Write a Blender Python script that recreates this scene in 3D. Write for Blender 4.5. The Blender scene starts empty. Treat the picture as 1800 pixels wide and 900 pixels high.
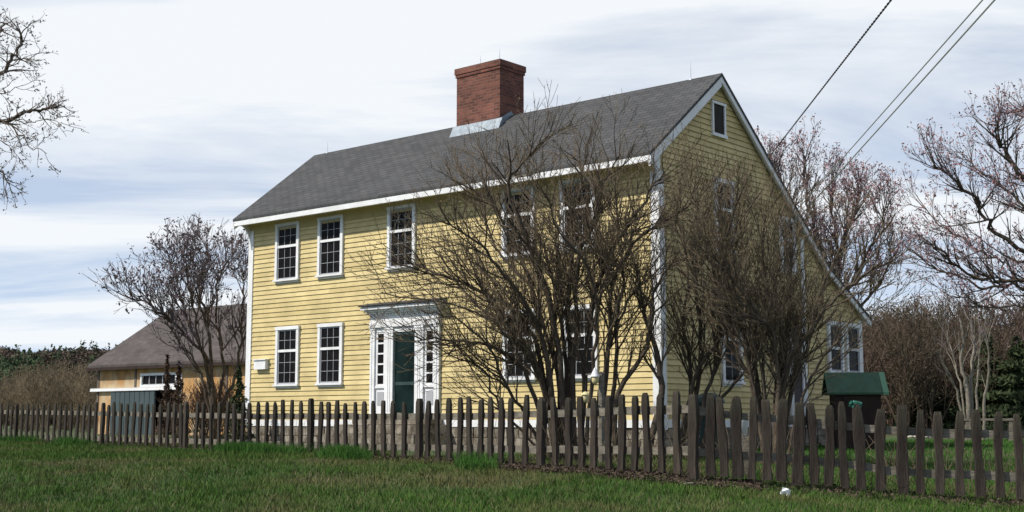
import bpy, math, random
import numpy as np
from mathutils import Vector, Matrix, Euler

rad = math.radians
# ------------------------------------------------------------------ camera, light
EYE = 1.6
FPX, PITCH = 2255.0, math.atan(288/2255.0)
scene = bpy.context.scene
cd = bpy.data.cameras.new('camera'); cam = bpy.data.objects.new('camera', cd)
scene.collection.objects.link(cam); scene.camera = cam
cd.sensor_width = 36; cd.sensor_fit = 'HORIZONTAL'; cd.lens = FPX/1800*36
cd.clip_start = .1; cd.clip_end = 6000
cam.location = (0, 0, EYE); cam.rotation_euler = (math.pi/2+PITCH, 0, 0)
scene.view_settings.view_transform = 'Standard'
scene.view_settings.look = 'None'; scene.view_settings.gamma = 1
scene.view_settings.exposure = 0.1

SUN_EL = rad(46); sh = Vector((-.93, -.36)).normalized()
sunv = Vector((sh.x*math.cos(SUN_EL), sh.y*math.cos(SUN_EL), math.sin(SUN_EL)))
sd = bpy.data.lights.new('sun', 'SUN'); so = bpy.data.objects.new('sun', sd)
scene.collection.objects.link(so)
sd.energy = 4.8; sd.angle = rad(.6); sd.color = (1, .94, .84)
so.rotation_euler = sunv.to_track_quat('Z', 'Y').to_euler(); so.location = (-20, -10, 30)

w = bpy.data.worlds.new('World'); scene.world = w; w.use_nodes = True
nt = w.node_tree; nt.nodes.clear()
def N(t, **k):
    n = nt.nodes.new(t)
    for a, b in k.items(): setattr(n, a, b)
    return n
sky = N('ShaderNodeTexSky', sky_type='NISHITA', sun_disc=False)
sky.sun_elevation = SUN_EL; sky.sun_rotation = math.atan2(sh.x, sh.y)
sky.air_density = 1.0; sky.dust_density = .15; sky.ozone_density = 2.2
tc = N('ShaderNodeTexCoord'); sep = N('ShaderNodeSeparateXYZ'); nt.links.new(tc.outputs['Generated'], sep.inputs[0])
za = N('ShaderNodeMath', operation='MAXIMUM'); nt.links.new(sep.outputs['Z'], za.inputs[0]); za.inputs[1].default_value = 0
zb = N('ShaderNodeMath', operation='ADD'); nt.links.new(za.outputs[0], zb.inputs[0]); zb.inputs[1].default_value = .10
dx = N('ShaderNodeMath', operation='DIVIDE'); nt.links.new(sep.outputs['X'], dx.inputs[0]); nt.links.new(zb.outputs[0], dx.inputs[1])
dy = N('ShaderNodeMath', operation='DIVIDE'); nt.links.new(sep.outputs['Y'], dy.inputs[0]); nt.links.new(zb.outputs[0], dy.inputs[1])
cb = N('ShaderNodeCombineXYZ'); nt.links.new(dx.outputs[0], cb.inputs[0]); nt.links.new(dy.outputs[0], cb.inputs[1])
mp = N('ShaderNodeMapping'); nt.links.new(cb.outputs[0], mp.inputs[0])
mp.inputs['Rotation'].default_value = (0, 0, rad(-6)); mp.inputs['Scale'].default_value = (.42, .95, 1)
mp.inputs['Location'].default_value = (3.1, 1.7, 0)
no = N('ShaderNodeTexNoise'); nt.links.new(mp.outputs[0], no.inputs['Vector'])
no.inputs['Scale'].default_value = 1.1; no.inputs['Detail'].default_value = 9; no.inputs['Roughness'].default_value = .58
no.inputs['Distortion'].default_value = .5
# cloud cover: thick ahead and overhead, thinner low down and behind
el = N('ShaderNodeMapRange'); nt.links.new(sep.outputs['Z'], el.inputs[0])
el.inputs[1].default_value = .05; el.inputs[2].default_value = .14; el.inputs[3].default_value = -.035; el.inputs[4].default_value = .015
bk = N('ShaderNodeMapRange'); nt.links.new(sep.outputs['Y'], bk.inputs[0])
bk.inputs[1].default_value = -.3; bk.inputs[2].default_value = .5; bk.inputs[3].default_value = -.22; bk.inputs[4].default_value = 0
a1 = N('ShaderNodeMath', operation='ADD'); nt.links.new(no.outputs['Fac'], a1.inputs[0]); nt.links.new(el.outputs[0], a1.inputs[1])
a2 = N('ShaderNodeMath', operation='ADD'); nt.links.new(a1.outputs[0], a2.inputs[0]); nt.links.new(bk.outputs[0], a2.inputs[1])
cr = N('ShaderNodeValToRGB'); nt.links.new(a2.outputs[0], cr.inputs[0])
cr.color_ramp.elements[0].position = .40; cr.color_ramp.elements[0].color = (.40, .40, .40, 1)
cr.color_ramp.elements[1].position = .585; cr.color_ramp.elements[1].color = (.97, .97, .97, 1)
up = N('ShaderNodeVectorMath', operation='ADD'); nt.links.new(tc.outputs['Generated'], up.inputs[0]); up.inputs[1].default_value = (0, 0, .16)
nt.links.new(up.outputs[0], sky.inputs[0]) if len(sky.inputs) else None
b1 = N('ShaderNodeBackground'); nt.links.new(sky.outputs[0], b1.inputs[0]); b1.inputs[1].default_value = .15
b2 = N('ShaderNodeBackground'); b2.inputs[0].default_value = (.93, .965, 1, 1); b2.inputs[1].default_value = .93
mx = N('ShaderNodeMixShader'); nt.links.new(cr.outputs[0], mx.inputs[0]); nt.links.new(b1.outputs[0], mx.inputs[1]); nt.links.new(b2.outputs[0], mx.inputs[2])
wo = N('ShaderNodeOutputWorld'); nt.links.new(mx.outputs[0], wo.inputs[0])

# ------------------------------------------------------------------ helpers
rng = np.random.default_rng(7); random.seed(7)
cp_, sp_ = math.cos(PITCH), math.sin(PITCH)
def ray(px, py):
    a = (px-900)/FPX; b = (450-py)/FPX
    return np.array([a, cp_-b*sp_, sp_+b*cp_])
def at(px, py, depth):
    """the world point that stands at a given distance along a sight line"""
    r = ray(px, py); return np.array([0, 0, EYE]) + r/r[1]*depth

def smooth(t): t = np.clip(t, 0, 1); return t*t*(3-2*t)
def ground_z(x, y):
    x = np.asarray(x, float); y = np.asarray(y, float)
    z = np.interp(y, [-50, 4, 8, 12, 15, 18, 22, 30, 60, 200], [0, .0, .25, .60, .74, .86, .93, .96, 1.0, 1.0])
    z = z - np.clip(x-2.2, 0, 12)*.056*(1-smooth((y-17)/12.))*smooth((y-5)/6.)
    z = z + .018*np.sin(x*1.7+y*.6)*np.sin(y*1.1-x*.4)*smooth((y-6)/6)
    return z

class MB:
    def __init__(s): s.v = []; s.f = []; s.n = 0; s.mi = []
    def add(s, v, f, mi=0):
        v = np.asarray(v, float).reshape(-1, 3); f = np.asarray(f, np.int64)
        s.v.append(v)
        if f.ndim == 1: f = f[None]
        s.f.append(f+s.n); s.n += len(v)
    def box(s, x0, y0, z0, x1, y1, z1, M=None):
        v = np.array([[x, y, z] for z in (z0, z1) for y in (y0, y1) for x in (x0, x1)], float)
        if M is not None: v = v@np.array(M.to_3x3()).T+np.array(M.translation)
        s.add(v, [[0, 2, 3, 1], [4, 5, 7, 6], [0, 1, 5, 4], [2, 6, 7, 3], [0, 4, 6, 2], [1, 3, 7, 5]])
    def quad(s, a, b, c, d): s.add([a, b, c, d], [[0, 1, 2, 3]])
    def poly(s, pts, M=None): s.add(pts, [list(range(len(pts)))])
    def prism(s, pts, d):
        """pts: closed outline (3D), extruded along vector d"""
        pts = np.asarray(pts, float); n = len(pts); d = np.asarray(d, float)
        b = s.n; s.v.append(np.vstack([pts, pts+d])); s.n += 2*n
        s.f.append(np.array([[i, (i+1) % n, n+(i+1) % n, n+i] for i in range(n)])+b)
        s.f.append(np.array([list(range(n))[::-1]])+b); s.f.append(np.array([list(range(n, 2*n))])+b)
    def tube(s, P, R, k=5, cap=False):
        P = np.asarray(P, float); n = len(P); R = np.broadcast_to(np.asarray(R, float), (n,))
        T = np.gradient(P, axis=0); T /= np.linalg.norm(T, axis=1)[:, None]+1e-9
        ref = np.array([0, 0, 1.]) if abs(T[:, 2]).mean() < .8 else np.array([1., 0, 0])
        A = np.cross(T, ref); A /= np.linalg.norm(A, axis=1)[:, None]+1e-9; B = np.cross(T, A)
        an = np.arange(k)*2*np.pi/k
        V = P[:, None]+R[:, None, None]*(A[:, None]*np.cos(an)[None, :, None]+B[:, None]*np.sin(an)[None, :, None])
        i = np.arange(n-1)[:, None]*k; j = np.arange(k)[None]; j2 = (j+1) % k
        F = np.stack([i+j, i+j2, i+k+j2, i+k+j], -1).reshape(-1, 4)
        s.add(V.reshape(-1, 3), F)
        if cap:
            s.f.append(np.array([list(range(k))[::-1]])+s.n-n*k); s.f.append(np.array([list(range((n-1)*k, n*k))])+s.n-n*k)
    def build(s, name, mat, parent=None, smooth_=False, coll=None):
        me = bpy.data.meshes.new(name)
        V = np.vstack(s.v); me.vertices.add(len(V)); me.vertices.foreach_set('co', V.ravel())
        ls = []; st = []; o = 0; tot = []
        for f in s.f:
            m, k = f.shape; ls.append(f.ravel()); st.append(o+np.arange(m)*k); tot.append(np.full(m, k)); o += m*k
        L = np.concatenate(ls); S = np.concatenate(st)
        me.loops.add(len(L)); me.loops.foreach_set('vertex_index', L.astype(np.int32))
        me.polygons.add(len(S)); me.polygons.foreach_set('loop_start', S.astype(np.int32))
        me.polygons.foreach_set('use_smooth', np.full(len(S), bool(smooth_)))
        me.update(calc_edges=True); me.validate()
        me.materials.append(mat)
        ob = bpy.data.objects.new(name, me); scene.collection.objects.link(ob)
        if parent is not None: ob.parent = parent
        return ob

def tag(o, label=None, cat=None, group=None, kind=None):
    if label: o['label'] = label
    if cat: o['category'] = cat
    if group: o['group'] = group
    if kind: o['kind'] = kind
    return o
def empty(name, loc=(0, 0, 0), rz=0, label=None, cat=None, group=None):
    o = bpy.data.objects.new(name, None); scene.collection.objects.link(o)
    o.location = loc; o.rotation_euler = (0, 0, rz); o.empty_display_size = .3
    return tag(o, label, cat, group)

def mat(name, c1, c2=None, scale=4, rough=.8, bump=0, bscale=None, stretch=(1, 1, 1), lo=.35, hi=.65, spec=.3, detail=6, c3=None, s3=.6, metal=0, bdist=.02, trans=0):
    m = bpy.data.materials.new(name); m.use_nodes = True; t = m.node_tree; b = t.nodes['Principled BSDF']
    b.inputs['Roughness'].default_value = rough; b.inputs['Specular IOR Level'].default_value = spec
    b.inputs['Metallic'].default_value = metal
    b.inputs['Base Color'].default_value = (*c1, 1)
    tcn = t.nodes.new('ShaderNodeTexCoord'); mp = t.nodes.new('ShaderNodeMapping'); mp.inputs['Scale'].default_value = stretch
    t.links.new(tcn.outputs['Object'], mp.inputs[0])
    if c2:
        n = t.nodes.new('ShaderNodeTexNoise'); n.inputs['Scale'].default_value = scale; n.inputs['Detail'].default_value = detail
        n.inputs['Roughness'].default_value = .65
        t.links.new(mp.outputs[0], n.inputs['Vector'])
        r = t.nodes.new('ShaderNodeValToRGB'); e = r.color_ramp.elements
        e[0].position = lo; e[1].position = hi; e[0].color = (*c1, 1); e[1].color = (*c2, 1)
        t.links.new(n.outputs['Fac'], r.inputs[0]); out = r.outputs[0]
        if c3:
            n3 = t.nodes.new('ShaderNodeTexNoise'); n3.inputs['Scale'].default_value = s3; n3.inputs['Detail'].default_value = 4
            t.links.new(tcn.outputs['Object'], n3.inputs['Vector'])
            r3 = t.nodes.new('ShaderNodeValToRGB'); r3.color_ramp.elements[0].position = .45; r3.color_ramp.elements[1].position = .65
            r3.color_ramp.elements[0].color = (0, 0, 0, 1); r3.color_ramp.elements[1].color = (1, 1, 1, 1)
            t.links.new(n3.outputs['Fac'], r3.inputs[0])
            mm = t.nodes.new('ShaderNodeMix'); mm.data_type = 'RGBA'
            t.links.new(r3.outputs[0], mm.inputs[0]); t.links.new(out, mm.inputs[6]); mm.inputs[7].default_value = (*c3, 1)
            out = mm.outputs[2]
        t.links.new(out, b.inputs['Base Color'])
    if bump:
        nb = t.nodes.new('ShaderNodeTexNoise'); nb.inputs['Scale'].default_value = bscale or scale*3; nb.inputs['Detail'].default_value = 5
        t.links.new(mp.outputs[0], nb.inputs['Vector'])
        bp = t.nodes.new('ShaderNodeBump'); bp.inputs['Strength'].default_value = bump; bp.inputs['Distance'].default_value = bdist
        t.links.new(nb.outputs['Fac'], bp.inputs['Height']); t.links.new(bp.outputs[0], b.inputs['Normal'])
    return m

def brick_mat(name, ca, cb_, mortar, bw, bh, ms, kx=(1, 1, 0), ky=(0, 0, 1), bump=.5, rough=.85, vary=None, off=.5):
    """brick or shingle courses: u = dot(p,kx), v = dot(p,ky)"""
    m = bpy.data.materials.new(name); m.use_nodes = True; t = m.node_tree; b = t.nodes['Principled BSDF']
    b.inputs['Roughness'].default_value = rough; b.inputs['Specular IOR Level'].default_value = .2
    tcn = t.nodes.new('ShaderNodeTexCoord')
    def dot(k):
        n = t.nodes.new('ShaderNodeVectorMath'); n.operation = 'DOT_PRODUCT'; n.inputs[1].default_value = k
        t.links.new(tcn.outputs['Object'], n.inputs[0]); return n.outputs['Value']
    c = t.nodes.new('ShaderNodeCombineXYZ'); t.links.new(dot(kx), c.inputs[0]); t.links.new(dot(ky), c.inputs[1])
    br = t.nodes.new('ShaderNodeTexBrick'); t.links.new(c.outputs[0], br.inputs['Vector'])
    br.inputs['Scale'].default_value = 1; br.inputs['Brick Width'].default_value = bw; br.inputs['Row Height'].default_value = bh
    br.inputs['Mortar Size'].default_value = ms; br.offset = off; br.inputs['Mortar Smooth'].default_value = .2
    br.inputs['Color1'].default_value = (*ca, 1); br.inputs['Color2'].default_value = (*cb_, 1); br.inputs['Mortar'].default_value = (*mortar, 1)
    n = t.nodes.new('ShaderNodeTexNoise'); n.inputs['Scale'].default_value = 1.3; n.inputs['Detail'].default_value = 8; n.inputs['Roughness'].default_value = .7
    t.links.new(tcn.outputs['Object'], n.inputs['Vector'])
    r = t.nodes.new('ShaderNodeValToRGB'); r.color_ramp.elements[0].position = .3; r.color_ramp.elements[1].position = .7
    v = vary or (.72, 1.25); r.color_ramp.elements[0].color = (v[0],)*3+(1,); r.color_ramp.elements[1].color = (v[1],)*3+(1,)
    t.links.new(n.outputs['Fac'], r.inputs[0])
    mm = t.nodes.new('ShaderNodeMix'); mm.data_type = 'RGBA'; mm.blend_type = 'MULTIPLY'; mm.inputs[0].default_value = 1
    t.links.new(br.outputs['Color'], mm.inputs[6]); t.links.new(r.outputs[0], mm.inputs[7]); t.links.new(mm.outputs[2], b.inputs['Base Color'])
    bp = t.nodes.new('ShaderNodeBump'); bp.inputs['Strength'].default_value = bump; bp.inputs['Distance'].default_value = .01; bp.invert = True
    t.links.new(br.outputs['Fac'], bp.inputs['Height']); t.links.new(bp.outputs[0], b.inputs['Normal'])
    return m

M_yel_flat = mat('yellow_clapboard_plain', (.58, .475, .225), (.49, .39, .17), 1.6, .65, .25, 14, (1, 1, 7), c3=(.60, .50, .27), s3=.5)
M_yel = brick_mat('yellow_clapboard_paint', (.63, .515, .26), (.52, .415, .195), (.30, .225, .085), 3.37, 1.6/13, .0035, (1, 1.07, 0), (0, 0, 1), .15, .65, (.74, 1.13), .37)
M_white = mat('white_trim_paint', (.74, .75, .76), (.62, .62, .62), 3, .55, .15, 20)
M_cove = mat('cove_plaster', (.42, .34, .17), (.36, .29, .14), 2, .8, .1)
M_glass = mat('window_glass', (.006, .006, .006), (.012, .010, .010), 3, rough=.12, spec=.5, bump=.25, bscale=2.5)  # opaque panes; the darkness of the rooms behind is put into the colour
M_glass.node_tree.nodes['Principled BSDF'].inputs['IOR'].default_value = 1.11
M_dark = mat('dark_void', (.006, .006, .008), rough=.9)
M_muntin = mat('muntin_paint', (.34, .35, .37), rough=.6)
M_roof = brick_mat('roof_shingles', (.074, .074, .076), (.054, .055, .057), (.026, .026, .028), .30, .145, .010, (1, 0, 0), (0, 1.27, 0), .6, .9, (.86, 1.14))
M_brick = brick_mat('chimney_brick', (.19, .072, .052), (.095, .038, .030), (.15, .10, .08), .21, .075, .009, (1, 1, 0), (0, 0, 1), .6, .9, (.7, 1.3))
M_lead = mat('lead_flashing', (.24, .28, .32), (.16, .19, .22), 5, .5, .3, 10, metal=.3)
M_stone = mat('foundation_stone', (.20, .17, .13), (.07, .058, .044), 4.5, .9, .9, 7, c3=(.30, .27, .22), s3=3)
M_door = mat('green_door_glass', (.004, .010, .009), (.012, .026, .024), 2.2, .2, 0, stretch=(1, 1, .6), spec=.2)
M_sidedoor = mat('brown_door_paint', (.035, .024, .028), (.05, .035, .04), 3, .6, .2)
M_rod = mat('rod_metal', (.70, .72, .74), rough=.4, metal=.5)
M_bark = mat('dark_bark', (.050, .038, .028), (.10, .078, .056), 14, .95, .6, 25, (1, 1, .3))
M_twig = mat('brown_twigs', (.105, .080, .052), (.17, .13, .085), 3, .95)
M_twig_g = mat('grey_twigs', (.105, .086, .09), (.17, .14, .148), 3, .95)
M_bud = mat('red_maple_buds', (.24, .125, .13), (.32, .20, .205), 5, .9)
M_bud2 = mat('dark_buds', (.09, .065, .075), (.15, .11, .12), 5, .9)
M_bud3 = mat('pale_buds', (.20, .175, .155), (.29, .26, .24), 5, .9)
M_budtan = mat('tan_leaf_buds', (.13, .095, .045), (.20, .155, .08), 4, .9)
M_fence = mat('weathered_picket', (.014, .010, .008), (.044, .033, .026), 5, .95, .8, 18, (2, 2, .35), c3=(.034, .032, .022), s3=2.3)
M_fence2 = mat('weathered_picket_grey', (.022, .016, .012), (.062, .048, .038), 5, .95, .8, 18, (2, 2, .35), c3=(.046, .042, .03), s3=2.3)
M_rail = mat('weathered_rail', (.10, .088, .07), (.20, .18, .145), 6, .95, .6, 20, (.4, 1, 2))
M_barn = mat('barn_sheathing', (.62, .34, .12), (.18, .10, .05), 1.6, .85, .5, 9, (1, 1, .5), lo=.3, hi=.7, c3=(.46, .36, .23), s3=.9)
M_barnroof = brick_mat('barn_shingles', (.085, .072, .068), (.062, .052, .05), (.04, .034, .032), .35, .18, .006, (1, 0, 0), (0, 1.2, 0), .5, .9, (.75, 1.3))
M_greydoor = mat('blue_grey_door_paint', (.055, .078, .083), (.04, .06, .064), 2, .7, .1)
M_green = mat('green_roofing', (.026, .070, .040), (.04, .10, .058), 6, .6, .3)
M_green2 = mat('pale_green_edge', (.12, .26, .15), rough=.6)
M_shed = mat('dark_stained_board', (.022, .012, .010), (.035, .02, .016), 3, .85, .3)
M_teal = mat('teal_cloth', (.04, .17, .125), (.09, .27, .21), 12, .8)
M_bin = mat('dark_green_plastic', (.018, .038, .034), (.03, .055, .05), 4, .5)
M_soil = mat('ground_turf', (.026, .052, .012), (.050, .085, .020), 2.2, .95, .8, 9, c3=(.075, .062, .032), s3=.55)
M_gr = mat('grass_blades', (.030, .078, .009), (.060, .118, .015), .9, .9, c3=(.105, .105, .036), s3=.6)
M_gr2 = mat('tall_grass_blades', (.028, .085, .010), (.052, .135, .017), 2, .9)
M_dry = mat('dry_grass_blades', (.12, .10, .05), (.20, .165, .09), 3, .9)
M_lit = mat('leaf_litter', (.035, .026, .018), (.10, .07, .05), 9, .95)
M_hill = mat('hill_soil', (.07, .055, .035), (.05, .05, .03), .02, .95)
M_paper = mat('white_paper', (.85, .85, .86), rough=.8)
M_cable = mat('wire_black', (.03, .03, .032), rough=.6)
M_cable2 = mat('wire_grey', (.34, .37, .36), rough=.5)
M_birch = mat('pale_bark', (.23, .21, .175), (.12, .105, .08), 8, .9, .4)
M_wood_brown = mat('woods_brown', (.055, .044, .028), (.095, .075, .05), .5, .95, c3=(.10, .065, .05), s3=.25)
M_wood_tan = mat('thicket_tan', (.12, .09, .055), (.19, .145, .09), .6, .95)
M_ever = mat('evergreen_needles', (.022, .036, .014), (.042, .058, .022), .8, .95)
M_hbrown = mat('hill_trees_brown', (.070, .052, .038), (.105, .08, .06), .05, .95)
M_hever = mat('hill_trees_green', (.030, .052, .022), (.050, .085, .034), .05, .95)
M_feeder = mat('pale_yellow_plastic', (.62, .55, .30), (.5, .43, .22), 8, .6)
M_red = mat('reddish_conifer', (.058, .036, .026), (.09, .055, .038), 6, .95)
M_stonewall = mat('pale_fieldstone', (.42, .39, .34), (.22, .20, .17), 5, .9, .5)

# ------------------------------------------------------------------ ground
def grid(name, xs, ys, zf, m):
    X, Y = np.meshgrid(xs, ys); Z = zf(X, Y)
    V = np.stack([X, Y, Z], -1).reshape(-1, 3); nx, ny = len(xs), len(ys)
    i = np.arange(ny-1)[:, None]*nx+np.arange(nx-1)[None]
    F = np.stack([i, i+1, i+nx+1, i+nx], -1).reshape(-1, 4)
    b = MB(); b.add(V, F); o = b.build(name, m, smooth_=True); tag(o, kind='structure'); return o
xs = np.concatenate([[-3000, -1500, -800, -400, -200, -100, -60], np.arange(-40, 30.1, .5), [45, 80, 150, 300, 700, 1500, 3000]])
ys = np.concatenate([[-300, -100, -30, -10], np.arange(-2, 45.1, .5), [50, 60, 80, 120, 200, 400, 900, 2000, 4000]])
grid('ground', xs, ys, ground_z, M_soil)
def hill_z(X, Y):
    ridge = 21.5*np.exp(-((Y-430)/110.)**2)*smooth((-(X)-20)/110.)*(1+.07*np.sin(X*.06+1)+.04*np.sin(X*.17))
    return ridge+.5
grid('hill', np.linspace(-420, 0, 60), np.linspace(230, 640, 40), hill_z, M_hill)

# ------------------------------------------------------------------ the yellow house
HD = 26.0
_r = ray(1163, 738); HO = np.array([0, 0, EYE])+_r/_r[1]*HD
HRZ = math.atan2(-.65110307, .75898932)
house = empty('yellow_house', (HO[0], HO[1], 0), HRZ,
              'two-storey pale yellow clapboard saltbox house with grey roof and big brick chimney', 'house')
L, BASE, SILL = 13.35, .75, 1.60
RP = [(-.50, 7.00), (2.33, 9.22), (7.2, 5.36), (9.45, 4.20)]           # top of the roof: y, z
def roof_z(y): return float(np.interp(y, [p[0] for p in RP], [p[1] for p in RP]))
YB = 9.1
def claps(b, span, z0, z1, make, expo=1.6/13, dep=.026):
    z = z0
    while z < z1:
        zt = min(z+expo, z1)
        a0, c0 = span(z); a1, c1 = span(zt)
        if c0-a0 > .03:
            if c1-a1 < 0: a1 = c1 = (a1+c1)/2
            b.quad(make(a0, dep, z), make(c0, dep, z), make(c1, .006, zt), make(a1, .006, zt))
            b.quad(make(a0, .004, z), make(c0, .004, z), make(c0, dep, z), make(a0, dep, z))
        z += expo
b = MB(); claps(b, lambda z: (-L, 0), SILL, 6.80, lambda a, d, z: (a, -d, z)); b.box(-L, .0, SILL, 0, .15, 6.9)
b.build('wall', M_yel, house)
zU = lambda y: roof_z(y)-.14
ysamp = np.linspace(0, YB, 400); zs = np.array([zU(y) for y in ysamp])
def gspan(z):
    ok = np.where(zs >= z)[0]
    return (ysamp[ok[0]], ysamp[ok[-1]]) if len(ok) else (2.33, 2.33)
gp = [(0, SILL), (YB, SILL), (YB, zU(YB)), (7.2, zU(7.2)), (2.33, zU(2.33)), (0, zU(0))]
b = MB(); claps(b, gspan, SILL, 9.2, lambda a, d, z: (d, a, z))
b.prism([(0, y, z) for y, z in gp], (-.12, 0, 0))
b.build('wall', M_yel, house)
b = MB(); claps(b, gspan, SILL, 9.2, lambda a, d, z: (-L-d, a, z)); b.prism([(-L, y, z) for y, z in gp], (.12, 0, 0))
b.build('wall', M_yel, house)
b = MB(); claps(b, lambda z: (-L, 0), SILL, zU(YB)-.05, lambda a, d, z: (a, YB+d, z)); b.box(-L, YB-.12, SILL, 0, YB-.002, zU(YB)-.02)
b.build('wall', M_yel, house)
# foundation: rough stones
b = MB(); b.box(-L+.03, .03, BASE-.4, -.03, YB-.03, SILL-.16)
for side in range(2):
    z = BASE-.1
    while z < SILL-.2:
        h = .17+.06*random.random(); a = 0
        ln = L if side == 0 else YB
        while a < ln-.1:
            wd = min(.25+.35*random.random(), ln-.04-a); d = .02+.05*random.random(); zt = min(z+h-.015, SILL-.165)
            if side == 0: b.box(-L+a+.02, .03-d, z, -L+a+wd, .06, zt)
            else: b.box(-.06, a+.02, z, -.03+d, a+wd, zt)
            a += wd+.015
        z += h
b.build('foundation', M_stone, house)
# sill board
b = MB(); b.box(-L-.02, -.035, SILL-.16, .02, .03, SILL-.002); b.box(-.03, .032, SILL-.16, .028, YB, SILL-.002)
b.build('sill_board', M_white, house)
# corner boards
def cbrd(x0, x1, y0, y1, z0, z1): 
    b = MB(); b.box(x0, y0, z0, x1, y1, z1); b.build('corner_board', M_white, house)
cbrd(-L-.04, -L+.16, -.045, .16, SILL-.2, 6.72)
cbrd(-.17, .045, -.045, .15, SILL-.2, 6.72)
cbrd(-.05, .042, YB-.13, YB+.04, SILL-.2, zU(YB)-.12)
cbrd(-.05, .040, 6.0, 6.13, SILL, 5.95)
# cove cornice under the front eave, its curved ends, and fascia
cv = [(0, 6.58)]
for i in range(9):
    t = i/8*math.pi/2; cv.append((-.24*(1-math.cos(t))-.03, 6.62+.25*math.sin(t)))
cv2 = cv+[(-.41, 6.92), (0, 6.95)]
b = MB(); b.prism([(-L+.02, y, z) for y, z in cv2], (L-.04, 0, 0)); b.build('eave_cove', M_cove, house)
def cend(x):
    b = MB(); pts = [(0, 6.1)]+[(-.05-.36*(1-math.cos(i/8*math.pi/2)), 6.42+.42*math.sin(i/8*math.pi/2)) for i in range(9)]+[(-.46, 6.95), (.02, 7.02)]
    b.prism([(x, y, z) for y, z in pts], (.05, 0, 0)); b.build('cornice_return', M_white, house)
cend(-L-.04); cend(-.004)
b = MB(); b.box(-L-.17, -.50, 6.80, .17, -.425, 6.925); b.build('fascia', M_white, house)
# roof: slab following the profile, overhanging both gables
OH = .17
b = MB()
top = [(y, z) for y, z in RP]; und = [(y, z-.11) for y, z in RP][::-1]
for (y0, z0), (y1, z1) in zip(top[:-1], top[1:]):
    b.prism([(-L-OH, y0, z0), (-L-OH, y1, z1), (-L-OH, y1, z1-.07), (-L-OH, y0, z0-.07)], (L+2*OH, 0, 0))
roof = b.build('roof', M_roof, house)
for x0 in (OH-.06, -L-OH+.015):   # rake boards on both gables
    b = MB()
    for (y0, z0), (y1, z1) in zip(top[:-1], top[1:]):
        dw = .23 if y0 < 2 else .14
        b.prism([(x0, y0, z0-.072), (x0, y1, z1-.072), (x0, y1, z1-.07-dw), (x0, y0, z0-.07-dw)], (.045, 0, 0))
    b.build('rake_board', M_white, house)
for x0, x1 in ((.024, OH-.062), (-L-OH+.062, -L-.024)):
    b = MB()
    for (y0, z0), (y1, z1) in zip(top[:-1], top[1:]):
        b.prism([(x0, y0, z0-.11), (x0, y1, z1-.11), (x0, y1, z1-.135), (x0, y0, z0-.135)], (x1-x0, 0, 0))
    b.build('rake_soffit', M_white, house)
b = MB(); b.box(-L-OH, YB+.16, 4.06, OH, YB+.2, 4.2); b.build('fascia', M_white, house)
# chimney
cx0, cx1, cy0, cy1, czt = -7.5, -6.02, 1.93, 2.86, 10.62
b = MB(); b.box(cx0, cy0, 8.4, cx1, cy1, czt-.26)
b.box(cx0-.025, cy0-.025, czt-.257, cx1+.025, cy1+.025, czt-.18); b.box(cx0-.045, cy0-.045, czt-.177, cx1+.045, cy1+.045, czt-.02)
chim = b.build('chimney', M_brick, house)
b = MB()
zf = roof_z(cy0-.12)
b.prism([(cx0-.10, cy0-.16, roof_z(cy0-.16)+.01), (cx0-.10, cy0-.004, roof_z(cy0)+.02), (cx0-.10, cy0-.004, roof_z(cy0)+.19), (cx0-.10, cy0-.03, roof_z(cy0)+.17)], (cx1-cx0+.2, 0, 0))
for xa in (cx0-.03, cx1+.004):
    b.prism([(xa, cy0-.02, roof_z(cy0)+.17), (xa, 2.33, 9.33), (xa, cy1, roof_z(cy1)+.12), (xa, cy1, roof_z(cy1)-.02), (xa, 2.33, 9.18), (xa, cy0-.02, roof_z(cy0)-.02)], (.026, 0, 0))
b.build('flashing', M_lead, chim)
# lightning rods
for (x, y, z, h) in ((-.65, 2.33, 9.2, .40), (-12.95, 2.33, 9.2, .34), (cx1-.1, cy0+.1, czt, .28), (cx1-.75, cy0+.1, czt, .22)):
    b = MB(); b.tube([(x, y, z-.02), (x, y, z+h*.6), (x, y, z+h)], [.012, .010, .004], 6); b.box(x-.03, y-.03, z-.03, x+.03, y+.03, z+.03)
    b.build('lightning_rod', M_rod, house)

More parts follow.
